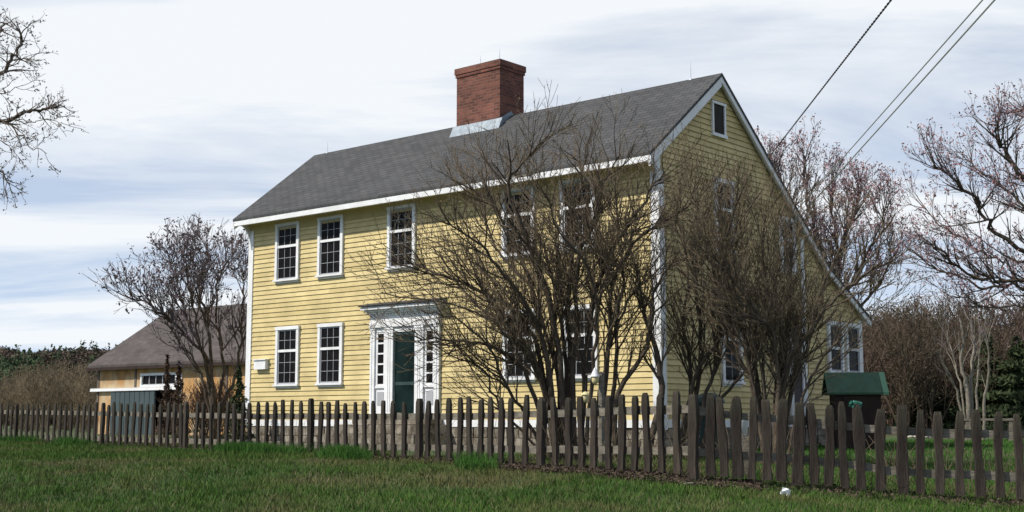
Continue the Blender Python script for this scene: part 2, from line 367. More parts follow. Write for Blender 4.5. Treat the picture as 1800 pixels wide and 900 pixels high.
# windows: built in a local frame (a along the wall, d outward, z up)
FR = lambda a, d, z: (a, -d, z)
GA = lambda a, d, z: (d, a, z)
def bx(b, fn, a0, d0, z0, a1, d1, z1):
    p = np.array([fn(a, d, z) for z in (z0, z1) for d in (d0, d1) for a in (a0, a1)], float)
    b.add(p, [[0, 2, 3, 1], [4, 5, 7, 6], [0, 1, 5, 4], [2, 6, 7, 3], [0, 4, 6, 2], [1, 3, 7, 5]])
def window(fn, a0, a1, z0, z1, cols=3, rt=2, rb=3, cw=.10, split=.39, mt=.011, open_=False, par=house, wm=None):
    """casing outer rectangle a0..a1, z0..z1"""
    b = MB(); d = .075; wm = wm or M_white
    bx(b, fn, a0, .0, z0+.07, a0+cw, d, z1-cw); bx(b, fn, a1-cw, 0, z0+.07, a1, d, z1-cw)
    bx(b, fn, a0-.015, 0, z1-cw+.001, a1+.015, d+.012, z1)
    bx(b, fn, a0-.03, 0, z0+.02, a1+.03, d+.035, z0+.069)
    bx(b, fn, a0+.01, 0, z0-.03, a1-.01, d-.03, z0+.019)
    wn = b.build('window', wm, par)
    A0, A1, Z0, Z1 = a0+cw, a1-cw, z0+.07, z1-cw
    zm = Z1-(Z1-Z0)*split
    b = MB(); bx(b, fn, A0, .004, Z0, A1, .030, Z1); b.build('pane', M_glass, wn)
    b = MB(); r = .035
    for (za, zb_, dd, rows) in ((Z0, zm, .045, rb), (zm+.001, Z1, .056, rt)):
        bx(b, fn, A0, .031, za, A0+r, dd, zb_); bx(b, fn, A1-r, .031, za, A1, dd, zb_)
        bx(b, fn, A0+r, .031, za, A1-r, dd, za+r*1.1); bx(b, fn, A0+r, .031, zb_-r, A1-r, dd, zb_)
        for i in range(1, cols):
            a = A0+r+(A1-A0-2*r)*i/cols; bx(b, fn, a-mt/2, .031, za+r*1.1, a+mt/2, dd-.008, zb_-r)
        for i in range(1, rows):
            z = za+r*1.1+(zb_-za-r*2.1)*i/rows; bx(b, fn, A0+r, .0315, z-mt/2, A1-r, dd-.006, z+mt/2)
    b.build('sash', M_muntin, wn)
    b = MB(); bx(b, fn, A0, .046, zm-.03, A1, .064, zm+.035); b.build('meeting_rail', M_white, wn)
    return wn
for c in (11.75, 10.04, 7.46, 3.74, 2.06):
    window(FR, -c-.48, -c+.48, 5.21, 6.80, cw=.09)
for c in (11.66, 9.98, 3.72, 2.02):
    window(FR, -c-.465, -c+.465, 2.45, 4.03, cw=.09)
b = MB(); bx(b, GA, 2.08, 0, 7.86, 2.14, .06, 8.52); bx(b, GA, 2.58, 0, 7.86, 2.64, .06, 8.52); bx(b, GA, 2.06, 0, 8.521, 2.66, .07, 8.58); bx(b, GA, 2.06, 0, 7.79, 2.66, .08, 7.859)
wn = b.build('window', M_white, house)
b = MB(); bx(b, GA, 2.14, .004, 7.86, 2.58, .032, 8.52); b.build('pane', M_glass, wn)
window(GA, 2.10, 2.90, 5.2, 6.86, 2, 2, 3, .09)
window(GA, 4.98, 5.70, 5.05, 6.35, 2, 2, 3, .09)
window(GA, 2.28, 3.12, 2.35, 4.02, 2, 2, 3, .09)
window(GA, 7.22, 8.02, 2.72, 4.02, 1, 1, 1, .10, .5)
window(GA, 8.18, 8.98, 2.72, 4.02, 1, 1, 1, .10, .5)
# front door
b = MB()
x0, x1 = -8.47, -6.13
for a, c in ((x0, x0+.16), (x0+.52, x0+.80), (x1-.80, x1-.52), (x1-.16, x1)):
    bx(b, FR, a, 0, 1.75, c, .09, 3.83); bx(b, FR, a-.02, 0, 1.62, c+.02, .11, 1.749); bx(b, FR, a-.015, 0, 3.77, c+.015, .105, 3.829)
for a in (x0+.06, x0+.63, x0+.70, x1-.70, x1-.63, x1-.08):
    bx(b, FR, a-.012, .089, 1.8, a+.012, .100, 3.72)
for a, c in ((x0+.161, x0+.519), (x1-.519, x1-.161)):
    bx(b, FR, a, 0, 1.75, c, .035, 2.42); bx(b, FR, a, 0, 3.72, c, .06, 3.829); bx(b, FR, a+.01, .036, 2.36, c-.01, .07, 2.419)
bx(b, FR, x0-.01, 0, 3.83, x1+.01, .12, 3.95); bx(b, FR, x0, 0, 3.951, x1, .10, 4.16)
bx(b, FR, x0-.05, 0, 4.161, x1+.05, .16, 4.21); bx(b, FR, x0-.10, 0, 4.211, x1+.10, .22, 4.26)
for i in range(24):
    a = x0+.03+i*(x1-x0-.06)/24; bx(b, FR, a, .101, 4.10, a+.05, .13, 4.155)
bx(b, FR, x0+.801, 0, 3.70, x1-.801, .07, 3.829)
sur = b.build('door_surround', M_white, house)
b = MB(); b.prism([(x0-.14, 0, 4.42), (x0-.14, -.30, 4.33), (x0-.14, -.30, 4.262), (x0-.14, 0, 4.262)], (x1-x0+.28, 0, 0))
b.build('door_hood', M_white, house)
b = MB(); b.prism([(x0-.18, 0, 4.452), (x0-.18, -.34, 4.362), (x0-.18, -.34, 4.335), (x0-.18, 0, 4.424)], (x1-x0+.36, 0, 0))
b.build('hood_roofing', M_roof, house)
for a, c in ((x0+.20, x0+.48), (x1-.48, x1-.20)):
    b = MB(); bx(b, FR, a, 0, 2.42, c, .03, 3.72); sl = b.build('sidelight', M_glass, house)
    b = MB(); bx(b, FR, a-.039, 0, 2.42, a+.035, .05, 3.72); bx(b, FR, c-.035, 0, 2.42, c+.039, .05, 3.72)
    for i in range(6):
        z = 2.42+i*1.26/5; bx(b, FR, a+.036, .0, z, c-.036, .045, z+.04)
    b.build('sash', M_white, sl)
    b = MB(); bx(b, FR, a+.03, .036, 1.95, c-.03, .045, 2.27); b.build('panel', M_muntin, sur)
b = MB(); bx(b, FR, x0+.81, 0, 1.72, x1-.81, .035, 3.70); dr = b.build('door', M_door, house)
b = MB(); bx(b, FR, x0+.805, .036, 1.72, x0+.845, .05, 3.695); bx(b, FR, x1-.845, .036, 1.72, x1-.805, .05, 3.695); bx(b, FR, x0+.846, .036, 3.62, x1-.846, .05, 3.695); bx(b, FR, x0+.846, .036, 2.42, x1-.846, .046, 2.50)
b.build('door_frame', M_bin, dr)
b = MB(); b.box(x0-.1, -.55, 1.50, x1+.1, -.04, 1.64); b.box(x0-.3, -.95, 1.28, x1+.3, -.04, 1.49); b.box(x0-.4, -1.3, .8, x1+.4, -.04, 1.27)
b.build('doorstep', M_stone, house)
# side door
b = MB(); bx(b, GA, 5.28, 0, 1.7, 5.40, .07, 3.95); bx(b, GA, 5.86, 0, 1.7, 5.96, .07, 3.95); bx(b, GA, 5.26, 0, 3.951, 5.98, .085, 4.07)
sdn = b.build('side_door', M_white, house)
b = MB(); bx(b, GA, 5.401, 0, 1.7, 5.859, .04, 3.95); b.build('door_panel', M_sidedoor, sdn)
M_door.node_tree.nodes['Principled BSDF'].inputs['IOR'].default_value = 1.2
# small plaque box by the left corner
b = MB(); bx(b, FR, -12.93, .02, 2.93, -12.45, .13, 3.17); bx(b, FR, -12.96, .02, 3.171, -12.42, .16, 3.20); b.build('wall_plaque', M_white, house)

# ------------------------------------------------------------------ barn
BO = (-18.135, 56.0); BRZ = math.atan2(-.62932039, .77714596)
barn = empty('barn', (*BO, 0), BRZ, 'low barn with tan board walls, brown shingle roof and a half-open blue-grey sliding door', 'barn')
BL, BD = 16.2, 7.6
b = MB()
for (a0, a1, z0, z1) in ((.3, 3.0, 2.95, 3.9), (3.03, 6.0, 3.5, 3.9), (6.0, 9.0, .8, 3.9), (9.03, 12.2, .8, 3.9), (.3, 1.4, .8, 2.85), (12.2, BL, 3.55, 3.9), (14.6, BL, .8, 3.55), (3.03, 3.4, 2.95, 3.5), (5.9, 6.0, 2.95, 3.5)):
    b.box(a0, 0, z0, a1, .12, z1)
b.box(.3, .2, .8, .42, BD, 3.9); b.box(BL-.12, .2, .8, BL, BD, 3.9); b.box(.3, BD-.1, .8, BL, BD, 3.9)
for xx in (.3, BL-.12): b.prism([(xx, .2, 3.9), (xx, BD, 3.9), (xx, 3.8, 6.45)], (.12, 0, 0))
b.build('wall', M_barn, barn)
M_batten = mat('grey_batten', (.12, .10, .085), rough=.9)
for a in (.3, 3.0, 6.05, 9.0):
    b = MB(); b.box(a-.06, -.03, .8, a+.06, -.002, 3.88); b.build('wall_batten', M_batten, barn)
b = MB(); b.box(.44, 2.6, .8, 8, 2.7, 3.9); b.box(8.2, 1.5, .8, BL-.2, 1.6, 3.9); b.build('interior_dark_sheet', M_dark, barn)  # near-black sheets stand in for the shade inside the barn
b = MB()
for (ya, za, yb, zb2) in ((-.35, 3.92, 3.8, 6.62), (3.8, 6.62, BD+.35, 3.92)):
    b.prism([(-.1, ya, za), (-.1, yb, zb2), (-.1, yb, zb2-.10), (-.1, ya, za-.10)], (BL+.4, 0, 0))
b.build('roof', M_barnroof, barn)
b = MB(); b.box(-.1, -.36, 3.70, BL+.3, -.30, 3.81); b.build('eave_board', M_shed, barn)
b = MB(); b.box(-.1, -.14, 2.84, 6.15, -.002, 2.94); b.box(-.1, -.16, 2.81, 6.0, -.13, 2.86); b.box(6.0, -.06, .8, 6.2, -.002, 3.5); b.build('door_header', M_white, barn)
b = MB(); b.box(3.42, -.08, 2.97, 3.52, .1, 3.49); b.box(5.8, -.08, 2.97, 5.9, .1, 3.49); b.box(3.42, -.09, 3.42, 5.9, .1, 3.52); b.box(3.42, -.09, 2.95, 5.9, .1, 3.04)
tw = b.build('window', M_white, barn)
b = MB(); b.box(3.5, .0, 3.0, 5.8, .05, 3.45); b.build('pane', M_glass, tw)
b = MB(); b.box(3.52, -.03, 3.041, 5.8, -.002, 3.07)
for i in range(1, 5): b.box(3.52+i*.456-.02, -.028, 3.06, 3.52+i*.456+.02, -.001, 3.42)
b.build('sash', M_muntin, tw)
b = MB(); b.box(1.4, -.10, .85, 4.5, -.03, 2.79)
for i in range(9): b.box(1.42+i*.345, -.115, .86, 1.72+i*.345, -.1, 2.78)
b.build('sliding_door', M_greydoor, barn)
b = MB(); b.box(12.1, -.14, .85, 14.6, -.06, 3.5)
for i in range(7): b.box(12.12+i*.355, -.155, .86, 12.44+i*.355, -.14, 3.49)
b.build('sliding_door', M_greydoor, barn)
b = MB(); b.prism([(12.5, -.10, 3.56), (13.3, -.10, 3.56), (12.75, -.10, 3.88), (12.5, -.10, 3.88)], (0, .09, 0)); b.build('door_bracket', M_white, barn)

# ------------------------------------------------------------------ small green-roofed shed by the rear corner
wp = at(1502, 735, 29)
shed = empty('garden_shed', (wp[0], wp[1], .93), rad(-6), 'small dark shed with a green gabled roof beside the rear corner of the yellow house', 'shed')
b = MB(); b.box(-.48, -.42, 0, .52, .42, 1.32); b.prism([(-.52, -.42, 1.32), (-.52, .42, 1.32), (-.52, 0, 1.66)], (1.04, 0, 0)); b.build('wall', M_shed, shed)
b = MB()
for s in (-1, 1):
    b.prism([(-.64, s*.50, 1.27), (-.64, 0, 1.73), (-.64, 0, 1.68), (-.64, s*.50, 1.225)], (1.20, 0, 0))
b.build('roof', M_green, shed)
b = MB()
for s in (-1, 1):
    b.prism([(.562, s*.51, 1.275), (.562, 0, 1.74), (.562, 0, 1.67), (.562, s*.51, 1.215)], (.12, 0, 0))
b.build('roof_edge', M_green2, shed)
b = MB(); b.box(-.3, -.45, .05, .2, -.421, 1.2); b.build('door', M_shed, shed)

# ------------------------------------------------------------------ picket fences
def ip(tab, x): return float(np.interp(x, [t[0] for t in tab], [t[1] for t in tab]))
TOP = [(-80, 711), (0, 710), (300, 708), (440, 706), (546, 705), (640, 705), (750, 702), (900, 698), (1050, 694), (1150, 691), (1200, 690), (1250, 690), (1320, 697), (1400, 703), (1454, 708), (1543, 715), (1600, 717), (1700, 720), (1900, 724)]
BOT = [(-80, 771), (0, 775), (150, 788), (300, 794), (440, 798), (600, 805), (750, 811), (900, 819), (1050, 823), (1200, 833), (1320, 842), (1400, 848), (1500, 860), (1600, 866), (1700, 872), (1900, 882)]
R1 = [(-80, 722), (0, 724), (440, 732), (640, 732), (800, 732), (950, 728), (1100, 722), (1218, 719), (1258, 727), (1395, 739), (1528, 754), (1650, 761), (1900, 765)]
R2 = [(-80, 762), (0, 765), (120, 770), (400, 777), (600, 785), (750, 787), (950, 790), (1200, 793), (1300, 801), (1395, 806), (1480, 815), (1560, 828), (1700, 836), (1900, 842)]
FH = 1.1*2255
def fz(px): return FH/(66+83*px/1218.) if px <= 1218 else np.interp(px, [1218, 1900], [FH/149., 15.7])
def fence_pt(px, py):
    return at(px, py, fz(px))
def fxy(px):
    p = at(px, 740, fz(px)); return p[0], p[1]
def zat(px, py):
    p = at(px, py, fz(px)); return p[2]
left_px = []
x = 454.
while x > -45:
    left_px.append(x); x -= 8.6+max(x, 0)*.0125
left_px = left_px[1:][::-1]
run1 = left_px+[454, 468, 482, 497, 512, 529, 562, 577, 592, 609, 626, 642, 657, 674, 691, 711, 751, 770, 789, 808, 826, 843, 862, 880, 898, 922, 975, 998, 1021, 1043, 1069, 1091, 1114, 1137, 1161, 1189]
posts1 = [30, 180, 328, 546, 736, 951, 1217]
run2 = [1248, 1271, 1294, 1320, 1347, 1371, 1429, 1454, 1482, 1511, 1543, 1614, 1647, 1683, 1718, 1752, 1788, 1824, 1860]
posts2 = [1400, 1584, 1895]
run1 = [p for p in run1 if all(abs(p-q) > 6 for q in posts1)]
def picket(px, width, thick, off, par, name, zt=None, zb=None, m=None):
    x, y = fxy(px); e = 8
    xa, ya = fxy(px-e); xb, yb = fxy(px+e)
    if px > 1218-8 and px < 1218+8: xa, ya = fxy(1200); xb, yb = fxy(1236)
    d = np.array([xb-xa, yb-ya]); d /= np.linalg.norm(d); n = np.array([d[1], -d[0]])
    zt = zat(px, ip(TOP, px)) if zt is None else zt; zb = zat(px, ip(BOT, px)) if zb is None else zb
    zt += random.uniform(-.04, .03); tilt = random.uniform(-.022, .022)
    lv = [0, .18, .4, .62, .82, .955, 1.0]; b = MB(); rings = []
    lean = random.uniform(-.015, .015)
    ph = random.random()*9
    for i, t in enumerate(lv):
        wv = width/2*(1+.12*math.sin(ph+t*9)+random.uniform(-.09, .09))
        if i == 5: wv *= .88
        if i == 6: wv *= .60+random.uniform(-.15, .2)
        z = zb+(zt-zb)*t+(random.uniform(-.012, .012) if i == 6 else 0)
        cxo = tilt*t*2+.008*math.sin(ph*2+t*5)
        th = thick/2*(1 if i < 6 else .7)
        o = off+lean*t
        for (sa, so_) in ((-1, -1), (1, -1), (1, 1), (-1, 1)):
            a = cxo+sa*wv*(1-(.18 if so_ > 0 else 0)); q = o+so_*th
            rings.append([x+d[0]*a+n[0]*q-x, y+d[1]*a+n[1]*q-y, z])
    F = []
    for i in range(len(lv)-1):
        for k in range(4):
            F.append([i*4+k, i*4+(k+1) % 4, (i+1)*4+(k+1) % 4, (i+1)*4+k])
    F.append([3, 2, 1, 0]); q = (len(lv)-1)*4; F.append([q, q+1, q+2, q+3])
    V = np.array(rings); V[:, 2] -= zb
    b.add(V, F)
    # end-grain mesh goes to world position through object location
    ob = b.build(name, m or (M_fence if random.random() < .72 else M_fence2), par); ob.location = (x-par.location.x, y-par.location.y, zb-par.location.z)
    return ob
def rail(p0, p1, tab, par, off=-.055):
    n = 14; pts = []
    for i in range(n+1):
        px = p0+(p1-p0)*i/n; x, y = fxy(px); pts.append((x, y, zat(px, ip(tab, px)), px))
    b = MB(); rings = []
    for i, (x, y, z, px) in enumerate(pts):
        j0, j1 = max(0, i-1), min(n, i+1)
        d = np.array([pts[j1][0]-pts[j0][0], pts[j1][1]-pts[j0][1]]); d /= np.linalg.norm(d); nn = np.array([d[1], -d[0]])
        h = .052+random.uniform(-.008, .008); z += random.uniform(-.008, .008)
        for (a, c) in ((-1, -1), (1, -1), (1, 1), (-1, 1)):
            o = off+a*.022; rings.append([x+nn[0]*o-par.location.x, y+nn[1]*o-par.location.y, z+c*h-par.location.z])
    F = []
    for i in range(n):
        for k in range(4): F.append([i*4+k, i*4+(k+1) % 4, (i+1)*4+(k+1) % 4, (i+1)*4+k])
    F += [[3, 2, 1, 0], [n*4, n*4+1, n*4+2, n*4+3]]
    b.add(rings, F); b.build('rail', M_rail, par)
x, y = fxy(328); f1 = empty('picket_fence', (x, y, .95), 0, 'long dark weathered picket fence from the left edge to the tall corner post', 'fence')
x, y = fxy(1500); f2 = empty('picket_fence', (x, y, .75), 0, 'wider-spaced weathered picket fence run on the right, before the lawn and the green-roofed shed', 'fence')
for p in run1: picket(p, (.118 if p > 330 else .15)+random.uniform(-.012, .015), .035, 0, f1, 'picket')
for p in posts1:
    picket(p, .142, .07, .01, f1, 'post', zat(p, ip(TOP, p)-2), zat(p, ip(BOT, p)+12))
for p in run2: picket(p, .118+random.uniform(-.018, .018), .055, 0, f2, 'picket')
for p in posts2: picket(p, .142, .07, 0.01, f2, 'post', zat(p, ip(TOP, p)-1), zat(p, ip(BOT, p)+6))
for tab in (R1, R2):
    for a, c in zip([-80]+posts1[:-1], posts1): rail(a, c, tab, f1)
    for a, c in zip([1218]+posts2[:-1], posts2): rail(a, c, tab, f2)

# ------------------------------------------------------------------ trees
def bez(p0, d0, length, up, n, wob):
    P = [np.array(p0, float)]; d = np.array(d0, float); d /= np.linalg.norm(d)
    st = length/n
    for i in range(n):
        d = d+rng.normal(0, wob, 3)+np.array([0, 0, up]); d /= np.linalg.norm(d)
        P.append(P[-1]+d*st)
    return np.array(P)
def side_dir(t, ang, upb=.0):
    r = rng.normal(0, 1, 3); r -= t*np.dot(r, t); r /= np.linalg.norm(r)+1e-9
    v = t*math.cos(ang)+r*math.sin(ang); v[2] += upb; return v/np.linalg.norm(v)
class Tree:
    def __init__(s, minr=.004, kmax=6): s.tr = MB(); s.tw = MB(); s.bud = MB(); s.minr = minr; s.kmax = kmax; s.tips = []
    def limb(s, P, r0, r1, k=6, fine=False):
        P = np.array(P, float); n = len(P)
        R = np.linspace(r0, r1, n)
        (s.tw if fine else s.tr).tube(P, R, k)
    def grow(s, P, r0, levels, cfg, lv=0):
        """children along path P"""
        c = cfg[lv]; n = len(P); seg = np.linalg.norm(np.diff(P, axis=0), axis=1); Ltot = seg.sum()
        cnt = int(c['per_m']*Ltot+rng.random()) if 'per_m' in c else c['n']
        for i in range(cnt):
            t = c.get('t0', .25)+(1-c.get('t0', .25))*rng.random()**c.get('tp', 1.0)
            f = t*(n-1); a = min(int(f), n-2); p = P[a]+(P[a+1]-P[a])*(f-a); d = (P[a+1]-P[a]); d = d/(np.linalg.norm(d)+1e-9)
            ln = c['len']*(0.6+.8*rng.random())*(1-.45*t); ang = c['ang']*(.6+.7*rng.random())
            nd = side_dir(d, ang, c.get('upb', .15))
            Q = bez(p, nd, ln, c.get('up', .05), c['seg'], c.get('wob', .12))
            rr = max(min(r0*(1-.7*t)*.62, c['r']), s.minr)
            last = lv == len(cfg)-1
            s.limb(Q, rr, max(rr*.35, s.minr*.8), c['k'], fine=c.get('fine', last))
            if last: s.tips.append(Q[-1]); s.tips.append(Q[len(Q)//2])
            else: s.grow(Q, rr, levels, cfg, lv+1)
    def buds(s, size, per=1, frac=1., spread=.03):
        if not s.tips: return
        T = np.array(s.tips); T = T[rng.random(len(T)) < frac]; T = np.repeat(T, per, axis=0); T = T+rng.normal(0, spread, T.shape)
        n = len(T); a = rng.normal(0, 1, (n, 3)); a /= np.linalg.norm(a, axis=1)[:, None]; r = rng.normal(0, 1, (n, 3)); b_ = np.cross(a, r); b_ /= np.linalg.norm(b_, axis=1)[:, None]
        sz = size*(.5+rng.random((n, 1)))
        V = np.stack([T-a*sz, T+b_*sz*.45, T+a*sz, T-b_*sz*.45], 1).reshape(-1, 3)
        F = np.arange(n*4).reshape(-1, 4); s.bud.add(V, F)
    def finish(s, root, mt, mw, mb, tn='trunk', cn='crown'):
        off = np.array(root.location)
        for part, m, nm in ((s.tr, mt, tn), (s.tw, mw, cn), (s.bud, mb, 'buds')):
            if part.n:
                part.v = [v-off for v in part.v]; part.build(nm, m, root, smooth_=(nm == tn))
def spline(pts, n=4):
    P = np.array(pts, float); out = []
    for i in range(len(P)-1):
        p0 = P[max(i-1, 0)]; p1 = P[i]; p2 = P[i+1]; p3 = P[min(i+2, len(P)-1)]
        for k in range(n):
            t = k/n; out.append(.5*((2*p1)+(-p0+p2)*t+(2*p0-5*p1+4*p2-p3)*t*t+(-p0+3*p1-3*p2+p3)*t**3))
    out.append(P[-1]); return np.array(out)
def traced(pts, d0, d1, n=4, wob=.02):
    """a limb through sighted points, its distance running from d0 to d1"""
    m = len(pts); W = [at(px, py, d0+(d1-d0)*(i/(m-1))**1.3) for i, (px, py) in enumerate(pts)]
    S = spline(W, n); S[1:] += rng.normal(0, wob, S[1:].shape); return S

def shrub(root, stems, cfg, r=(.05, .012), mats=None, bud=None, jitter=.03, minr=.0045, wob=.02):
    T = Tree(minr)
    for (pts, d0, d1, rr) in stems:
        S = traced(pts, d0, d1, 4, wob); S[0][2] = min(S[0][2], float(ground_z(S[0][0], S[0][1]))-.05) if pts[0][1] > 680 else S[0][2]
        T.limb(S, rr, max(rr*.22, minr), 7); T.grow(S, rr, 3, cfg)
    if bud: T.buds(*bud)
    T.finish(root, *mats); return T

# big multi-stem shrub before the front wall
p = at(1000, 800, 22.5)
lil = empty('bare_shrub', (p[0], p[1], .93), 0, 'big leafless many-stemmed shrub fanning out in front of the right half of the front wall', 'shrub')
A = [([(985, 800), (960, 620), (935, 550), (885, 480), (845, 430), (790, 395)], 22.4, 20.6, .055),
     ([(970, 800), (930, 670), (890, 625), (845, 603), (780, 597), (715, 592)], 22.3, 20.8, .045),
     ([(960, 800), (915, 720), (880, 660), (860, 610), (800, 560), (740, 545)], 22.3, 20.4, .035),
     ([(980, 800), (940, 600), (895, 540), (830, 500), (760, 480), (690, 465)], 22.6, 22.0, .05),
     ([(990, 800), (950, 580), (925, 480), (895, 410), (865, 360), (820, 325)], 22.5, 22.8, .055),
     ([(1000, 800), (972, 560), (935, 440), (893, 330), (905, 300), (950, 255)], 22.3, 21.2, .06),
     ([(1005, 800), (990, 600), (975, 500), (950, 420), (930, 350), (905, 305)], 22.6, 24.0, .045),
     ([(1005, 800), (998, 560), (1002, 440), (1007, 370), (1022, 310), (1010, 270)], 22.6, 23.0, .055),
     ([(1012, 800), (1010, 600), (1018, 450), (1040, 400), (1062, 320), (1090, 270)], 22.4, 21.8, .05),
     ([(1020, 800), (1035, 580), (1065, 460), (1112, 385), (1152, 325), (1180, 290)], 22.5, 21.6, .05),
     ([(1050, 800), (1072, 610), (1078, 490), (1125, 420), (1180, 385), (1225, 350)], 22.4, 21.4, .05),
     ([(1080, 800), (1090, 690), (1130, 625), (1141, 565), (1155, 500), (1195, 440)], 22.2, 21.4, .055),
     ([(1135, 800), (1162, 680), (1150, 610), (1135, 560), (1120, 480), (1090, 400)], 22.0, 22.0, .065),
     ([(1062, 800), (1082, 640), (1085, 560), (1095, 480), (1080, 390), (1055, 330)], 22.8, 23.6, .045),
     ([(975, 800), (955, 690), (925, 620), (870, 560), (820, 520), (770, 440)], 22.8, 23.6, .04),
     ([(995, 800), (975, 650), (940, 520), (880, 450), (850, 380), (825, 345)], 22.8, 24.2, .04),
     ([(1025, 800), (1040, 650), (1050, 560), (1030, 470), (985, 410), (960, 340)], 22.2, 20.8, .04),
     ([(955, 800), (905, 745), (870, 700), (850, 650), (790, 620), (690, 560)], 22.2, 21.0, .028),
     ([(1000, 800), (960, 690), (940, 640), (900, 600), (830, 545), (670, 515)], 22.5, 21.2, .04),
     ([(990, 800), (950, 670), (900, 570), (850, 530), (790, 500), (730, 500)], 22.5, 22.0, .03),
     ([(985, 800), (940, 640), (890, 560), (840, 490), (790, 440), (745, 420)], 22.5, 23.0, .03),
     ([(1040, 800), (1060, 650), (1090, 560), (1130, 500), (1170, 470), (1215, 450)], 22.5, 22.0, .03)]
for k in range(5):
    bx0 = 985+rng.uniform(-30, 70); tx = rng.uniform(820, 1140); ty = rng.uniform(320, 440)
    A.append(([(bx0, 800), (bx0+(tx-bx0)*.12, 650), (bx0+(tx-bx0)*.35+rng.uniform(-12, 12), 540), (bx0+(tx-bx0)*.7+rng.uniform(-15, 15), (540+ty)/2), (tx, ty)], 22.5, 22.5+rng.uniform(-1.8, 1.8), .028))
CF = [dict(per_m=4.2, t0=.18, len=1.15, ang=.6, seg=7, r=.018, k=5, up=.05, upb=.12, wob=.09),
      dict(per_m=5.6, t0=.12, len=.68, ang=.65, seg=5, r=.008, k=3, up=.05, upb=.12, wob=.11, fine=True),
      dict(per_m=5.0, t0=.15, len=.36, ang=.6, seg=3, r=.0055, k=3, up=.04, upb=.15, wob=.1)]
shrub(lil, A, CF, mats=(M_bark, M_twig, M_budtan, 'stems', 'twigs'), bud=(.014, 1, .35, .02), minr=.0042)

p = at(1360, 800, 21.5)
s2 = empty('bare_shrub', (p[0], p[1], .9), 0, 'leafless brown shrub with crooked stems in front of the shaded gable wall', 'shrub')
B = [([(1345, 800), (1320, 650), (1295, 545), (1270, 470), (1285, 390), (1300, 330)], 21.5, 21.0, .06),
     ([(1350, 800), (1325, 640), (1300, 560), (1298, 470), (1310, 400), (1330, 340)], 21.6, 22.4, .04),
     ([(1355, 800), (1340, 650), (1343, 590), (1352, 520), (1340, 450), (1345, 380)], 21.5, 21.9, .04),
     ([(1365, 800), (1368, 640), (1356, 585), (1335, 560), (1300, 510), (1255, 450)], 21.4, 20.4, .045),
     ([(1370, 800), (1380, 650), (1420, 590), (1460, 530), (1500, 500), (1545, 465)], 21.5, 20.8, .06),
     ([(1375, 800), (1395, 660), (1425, 600), (1435, 530), (1470, 450), (1500, 400)], 21.7, 22.4, .045),
     ([(1360, 800), (1365, 660), (1380, 600), (1390, 500), (1385, 420), (1400, 350)], 21.8, 22.8, .04),
     ([(1380, 800), (1410, 700), (1440, 640), (1470, 600), (1500, 560), (1550, 540)], 21.4, 20.6, .03),
     ([(1350, 800), (1330, 680), (1290, 620), (1262, 560), (1225, 500), (1200, 430)], 21.5, 21.2, .045)]
for k in range(7):
    bx0 = 1365+rng.uniform(-25, 25); tx = rng.uniform(1210, 1500); ty = rng.uniform(300, 430)+max(0, tx-1400)*.9
    B.append(([(bx0, 800), (bx0+(tx-bx0)*.15, 660), (bx0+(tx-bx0)*.4+rng.uniform(-12, 12), 570), (bx0+(tx-bx0)*.7+rng.uniform(-15, 15), (550+ty)/2), (tx, ty)], 21.5, 21.5+rng.uniform(-1.5, 1.8), .024))
CF2 = [dict(per_m=4.6, t0=.15, len=1.15, ang=.6, seg=6, r=.017, k=5, up=.06, upb=.15, wob=.1),
       dict(per_m=4.6, t0=.1, len=.72, ang=.6, seg=5, r=.009, k=3, up=.05, upb=.15, wob=.12, fine=True),
       dict(per_m=5.0, t0=.15, len=.36, ang=.6, seg=3, r=.0055, k=3, up=.04, upb=.15, wob=.1)]
shrub(s2, B, CF2, mats=(M_bark, M_twig, M_budtan, 'stems', 'twigs'), bud=(.014, 1, .5, .02), minr=.0042)

p = at(1215, 800, 22.5)
s3 = empty('bare_shrub', (p[0], p[1], .9), 0, 'slender leafless shrub rising beside the near corner board of the house', 'shrub')
C_ = [([(1190, 800), (1220, 670), (1255, 610), (1272, 560), (1255, 480), (1240, 400)], 22.5, 22.0, .045),
      ([(1195, 800), (1225, 680), (1232, 600), (1222, 500), (1230, 410), (1215, 320)], 22.6, 23.0, .05),
      ([(1215, 800), (1245, 690), (1262, 620), (1250, 540), (1270, 440), (1265, 350)], 22.4, 22.9, .04),
      ([(1200, 800), (1215, 660), (1200, 580), (1210, 480), (1190, 380), (1195, 310)], 22.6, 23.2, .04),
      ([(1225, 800), (1268, 700), (1310, 650), (1340, 600), (1360, 500), (1380, 440)], 22.3, 22.4, .035)]
shrub(s3, C_, CF2, mats=(M_bark, M_twig, M_budtan, 'stems', 'twigs'), bud=(.014, 1, .5, .02), minr=.0042)

# tree left of the house, before the barn
p = at(378, 760, 37)
t1 = empty('bare_tree', (p[0], p[1], .96), 0, 'small leafless tree with dark clumped tips between the barn and the left house corner', 'tree')
D = [([(375, 760), (372, 660), (355, 615), (310, 575), (265, 540), (215, 525)], 37, 36.4, .065),
     ([(380, 760), (372, 640), (360, 560), (350, 500), (357, 480), (364, 455)], 37.2, 37.4, .06),
     ([(372, 760), (360, 680), (345, 640), (320, 610), (290, 560), (250, 515)], 36.8, 36.0, .045),
     ([(382, 760), (392, 660), (385, 590), (380, 520), (400, 460), (408, 478)], 37.2, 38.4, .055),
     ([(378, 760), (400, 690), (420, 640), (424, 560), (425, 510), (428, 480)], 37.2, 38.8, .06),
     ([(376, 760), (360, 640), (330, 560), (310, 500), (300, 460), (283, 472)], 37, 37.6, .05),
     ([(376, 760), (365, 650), (345, 580), (335, 500), (325, 450), (345, 460)], 37, 36, .045)]
